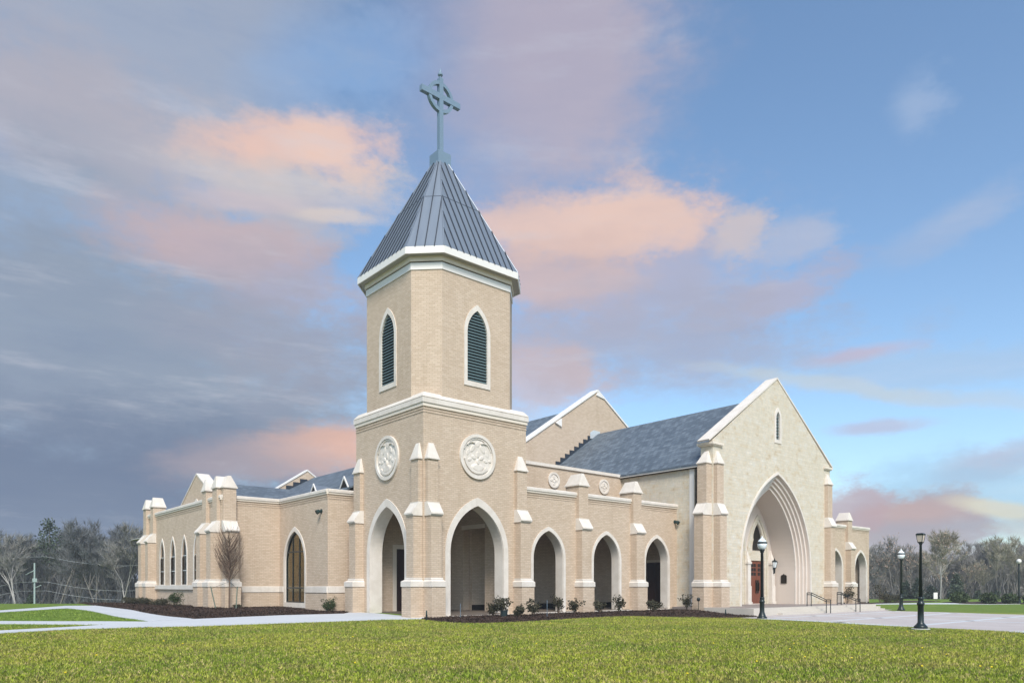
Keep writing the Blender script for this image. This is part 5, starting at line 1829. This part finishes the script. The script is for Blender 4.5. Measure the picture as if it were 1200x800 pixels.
# evergreens
def evergreen(px, fw, H_, w, lab, seed, conic=True, n=2600, grp=None):
    x, y = fromcam(px, fw); rng = random.Random(seed)
    e = empty('evergreen_tree', (x, y, H1(x, y))); tag(e, lab, 'tree', grp)
    mm = M(); mm.tube((0, 0, -.3), (0, 0, H_ * .95), .22, .04, 7); mm.build('trunk', 'bark_dark', e)
    mm = M()
    lay = 9
    for k in range(lay):
        tz = k / (lay - 1)
        z = H_ * (.12 + .86 * tz) if conic else H_ * (.62 + .36 * tz)
        rr = w * ((1 - tz * .85) if conic else (.35 + .65 * math.sin(PI * min(1, tz * .9 + .08))))
        for b_ in range(7):
            an = rng.uniform(0, 2 * PI); L_ = rr * rng.uniform(.55, 1.1)
            c = (math.cos(an) * L_ * .6, math.sin(an) * L_ * .6, z + rng.uniform(-.4, .4))
            leafy(mm, c, (L_ * .45 + .2, L_ * .45 + .2, H_ * .035 + .15), n // (lay * 7), .34, rng)
    mm.build('crown', 'evergreen_leaf', e, recalc=False)


evergreen(58, 106, 16.0, 2.4, 'tall dark pine standing above the left woods', 1, False, 1100)
for i, (px, fw, H_, w, lab) in enumerate([(1076, 122, 5.8, 2.6, 'dark evergreen behind the square lantern post'), (1092, 124, 5.2, 2.4, 'broad dark evergreen just right of the square lantern post'), (1121, 120, 6.2, 2.4, 'pointed dark evergreen above the small white sign'),
                                     (1146, 126, 4.4, 2.0, 'small dark evergreen right of the small white sign'), (1062, 124, 5.5, 2.4, 'low dark evergreen between the two near lamp posts'), (1168, 125, 4.2, 2.0, 'lowest dark evergreen above the clipped hedges')]):
    evergreen(px, fw, H_, w, lab, 20 + i, True, 3000, 'dark evergreens beyond the right lawn')
evergreen(36, 100, 4.6, 1.6, 'small yellowish bush tree around the foot of the utility pole', 31, True, 1600)

# utility pole
x, y = fromcam(40.5, 98)
e = empty('utility_pole', (x, y, H1(x, y))); tag(e, 'pale utility pole with short brackets before the left woods', 'pole')
mm = M(); mm.tube((0, 0, -.5), (0, 0, 9.6), .13, .10, 8); mm.build('pole', 'pole_pale', e)
mm = M(); mm.tube((0, 0, 8.6), (RGT[0] * -1.2, RGT[1] * -1.2, 8.0), .05, .05, 6); mm.tube((0, 0, 6.2), (RGT[0] * .9, RGT[1] * .9, 6.6), .05, .05, 6); mm.box(-.25, .25, -.2, .2, 7.0, 7.5); mm.build('bracket', 'pole_pale', e)

for k, (za, lab) in enumerate(((9.3, 'highest thin overhead wire before the left woods'), (5.9, 'middle thin overhead wire before the left woods'), (4.7, 'lowest thin overhead wire before the left woods'))):
    a = fromcam(-160, 98); b_ = fromcam(330, 98); mm = M(); zz = -4.4
    for i in range(16):
        f0, f1 = i / 16, (i + 1) / 16
        P_ = lambda f_: (a[0] + (b_[0] - a[0]) * f_, a[1] + (b_[1] - a[1]) * f_, zz + za + 1.2 - 1.6 * math.sin(PI * ((f_ * 2.4 + .02) % 1)))
        if (f0 * 2.4 + .02) // 1 == (f1 * 2.4 + .02) // 1: mm.tube(P_(f0), P_(f1), .014, .014, 4, False)
        else:
            mm.tube(P_(f0), P_(f1), .014, .014, 4, False)
    o = mm.build('overhead_wire', 'steel_white', None, recalc=False); tag(o, lab, 'wire', 'overhead wires before the left woods')

# young staked tree -----------------------------------------------------
x, y = -5.2, 14.6
z0 = H1(x, y)
e = empty('young_tree', (x, y, z0)); tag(e, 'young bare ornamental tree with narrow upright crown in the mulch bed', 'tree')
rng = random.Random(9)
tr, cw_ = M(), M()
tr.tube((0, 0, -.1), (.02, 0, 1.9), .055, .045, 8); tr.tube((.02, 0, 1.9), (0, 0, 4.6), .045, .018, 6)
for i in range(100):
    zz = rng.uniform(1.75, 4.4)
    an = rng.uniform(0, 2 * PI)
    tt = (zz - 1.7) / 3.0
    Rm = 1.05 * math.sin(PI * min(.95, .28 + tt * .62))
    L_ = rng.uniform(.8, 1.5) * (1.2 - tt * .5)
    p = Vector((0, 0, zz)); out_ = Vector((math.cos(an), math.sin(an), 0))
    q = p
    d = (out_ * .8 + Vector((0, 0, .75))).normalized()
    rr = .018
    for k in range(4):
        nq = q + d * L_ / 4 * 1.15
        if Vector((nq.x, nq.y)).length > Rm: d = Vector((d.x * .25, d.y * .25, 1)).normalized(); nq = q + d * L_ / 4
        (cw_).tube(q, nq, rr, rr * .75, 3, False)
        for _ in range(3):
            dd = (d + Vector((rng.gauss(0, .3), rng.gauss(0, .3), .25))).normalized()
            r3 = q + (nq - q) * rng.random()
            cw_.tube(r3, r3 + dd * rng.uniform(.2, .5), .006, .003, 3, False)
        q = nq; rr *= .75; d = (d + Vector((0, 0, .3))).normalized()
tr.build('trunk', 'young_bark', e, recalc=False); cw_.build('crown', 'young_bark', e, recalc=False)
for (sx, sy, dx, dy, lab) in ((-1.1, .2, .35, .0, 'leaning green stake left of the young tree'), (.25, -.75, -.05, .1, 'green stake close in front of the young tree'), (.75, .55, -.05, 0, 'green stake right of the young tree')):
    o = empty('tree_stake', (x + sx, y + sy, H1(x + sx, y + sy))); tag(o, lab, 'stake', 'stakes holding the young tree')
    mm = M(); mm.tube((dx, dy, -.1), (0, 0, 1.45), .035, .035, 6); mm.build('stake', 'stake_wood', o)
    mm = M(); mm.tube((0, 0, 1.3), (-sx, -sy, 1.75), .008, .008, 4); mm.build('tie', 'black_metal', o)

# ------------------------------------------------------------------ mulch chips
def inpoly(px, py, poly):
    inside = np.zeros(len(px), bool)
    n = len(poly); j = n - 1
    for i in range(n):
        xi, yi = poly[i]; xj, yj = poly[j]
        if yi != yj:
            c = ((yi > py) != (yj > py)) & (px < (xj - xi) * (py - yi) / (yj - yi) + xi)
            inside ^= c
        j = i
    return inside


def blades(name, X, Y, hs, ws, mt, lab, cat, seed, lean=.45, flat=False):
    g_ = np.random.default_rng(seed)
    n = len(X)
    Z = hgt(X, Y)
    an = g_.uniform(0, 2 * PI, n); hh = g_.uniform(hs[0], hs[1], n); w = g_.uniform(ws[0], ws[1], n)
    lx, ly = g_.normal(0, lean, n) * hh, g_.normal(0, lean, n) * hh
    cx_, sx_ = np.cos(an) * w, np.sin(an) * w
    zb = Z + (.055 if flat else -.005)
    v0 = np.stack([X - cx_, Y - sx_, zb], 1); v1 = np.stack([X + cx_, Y + sx_, zb], 1)
    v2 = np.stack([X + lx, Y + ly, zb + hh], 1)
    V = np.stack([v0, v1, v2], 1).reshape(-1, 3)
    me = bpy.data.meshes.new(name)
    me.vertices.add(3 * n); me.vertices.foreach_set('co', V.ravel())
    me.loops.add(3 * n); me.loops.foreach_set('vertex_index', np.arange(3 * n))
    me.polygons.add(n); me.polygons.foreach_set('loop_start', np.arange(0, 3 * n, 3)); me.polygons.foreach_set('loop_total', np.full(n, 3))
    me.update(); me.validate()
    me.materials.append(MATS[mt])
    o = bpy.data.objects.new(name, me); COL.objects.link(o); tag(o, lab, cat, None, 'stuff')
    return o


g_ = np.random.default_rng(3)
def scatter(n, f0, f1, l0, l1, pw=1.0):
    fw = f0 + (f1 - f0) * g_.random(n) ** pw
    lat = (l0 + (l1 - l0) * g_.random(n)) * fw
    return CAMP[0] + FWD[0] * fw + RGT[0] * lat, CAMP[1] + FWD[1] * fw + RGT[1] * lat
X, Y = scatter(560000, 10.5, 46, -.86, .86, 1.0)
bad = np.zeros(len(X), bool)
for pl in (P_FRONT, P_SECOND, P_DIAG, P_FAR, M_LEFT, M_FRONT, PLZ): bad |= inpoly(X, Y, pl)
bad |= (X > -.3) & (Y > -1) | ((X > 20) & (Y > -9)) | ((X - 9.44) ** 2 + (Y + 21.39) ** 2 < .2)
X, Y = X[~bad], Y[~bad]
blades('grass', X, Y, (.02, .075), (.006, .015), 'grass_blades', 'short yellow green lawn grass with straw patches', 'grass', 8)
# chips on the beds
X, Y = scatter(160000, 26, 62, -.62, .46)
ok = inpoly(X, Y, M_FRONT) | inpoly(X, Y, M_LEFT)
X, Y = X[ok], Y[ok]
blades('mulch_chips', X, Y, (.02, .08), (.02, .05), 'mulch', 'dark brown wood chips covering the planting beds', 'mulch', 9, 1.4, True)

# ------------------------------------------------------------------ haze
hm = bpy.data.materials.new('haze_air'); hm.use_nodes = True
ht = NT(hm.node_tree); ht.n.clear()
ho = ht.new('ShaderNodeOutputMaterial'); hv = ht.new('ShaderNodeVolumePrincipled')
hv.inputs['Color'].default_value = (0.80, 0.84, 0.90, 1)
hv.inputs['Density'].default_value = 0.0006
hv.inputs['Anisotropy'].default_value = 0.0
ht.l.new(hv.outputs[0], ho.inputs['Volume'])
MATS['haze_air'] = hm
mm = M(); mm.box(-905, 1305, -405, 1305, -6.4, 34.5)
o = mm.build('haze', 'haze_air', None); o['kind'] = 'stuff'
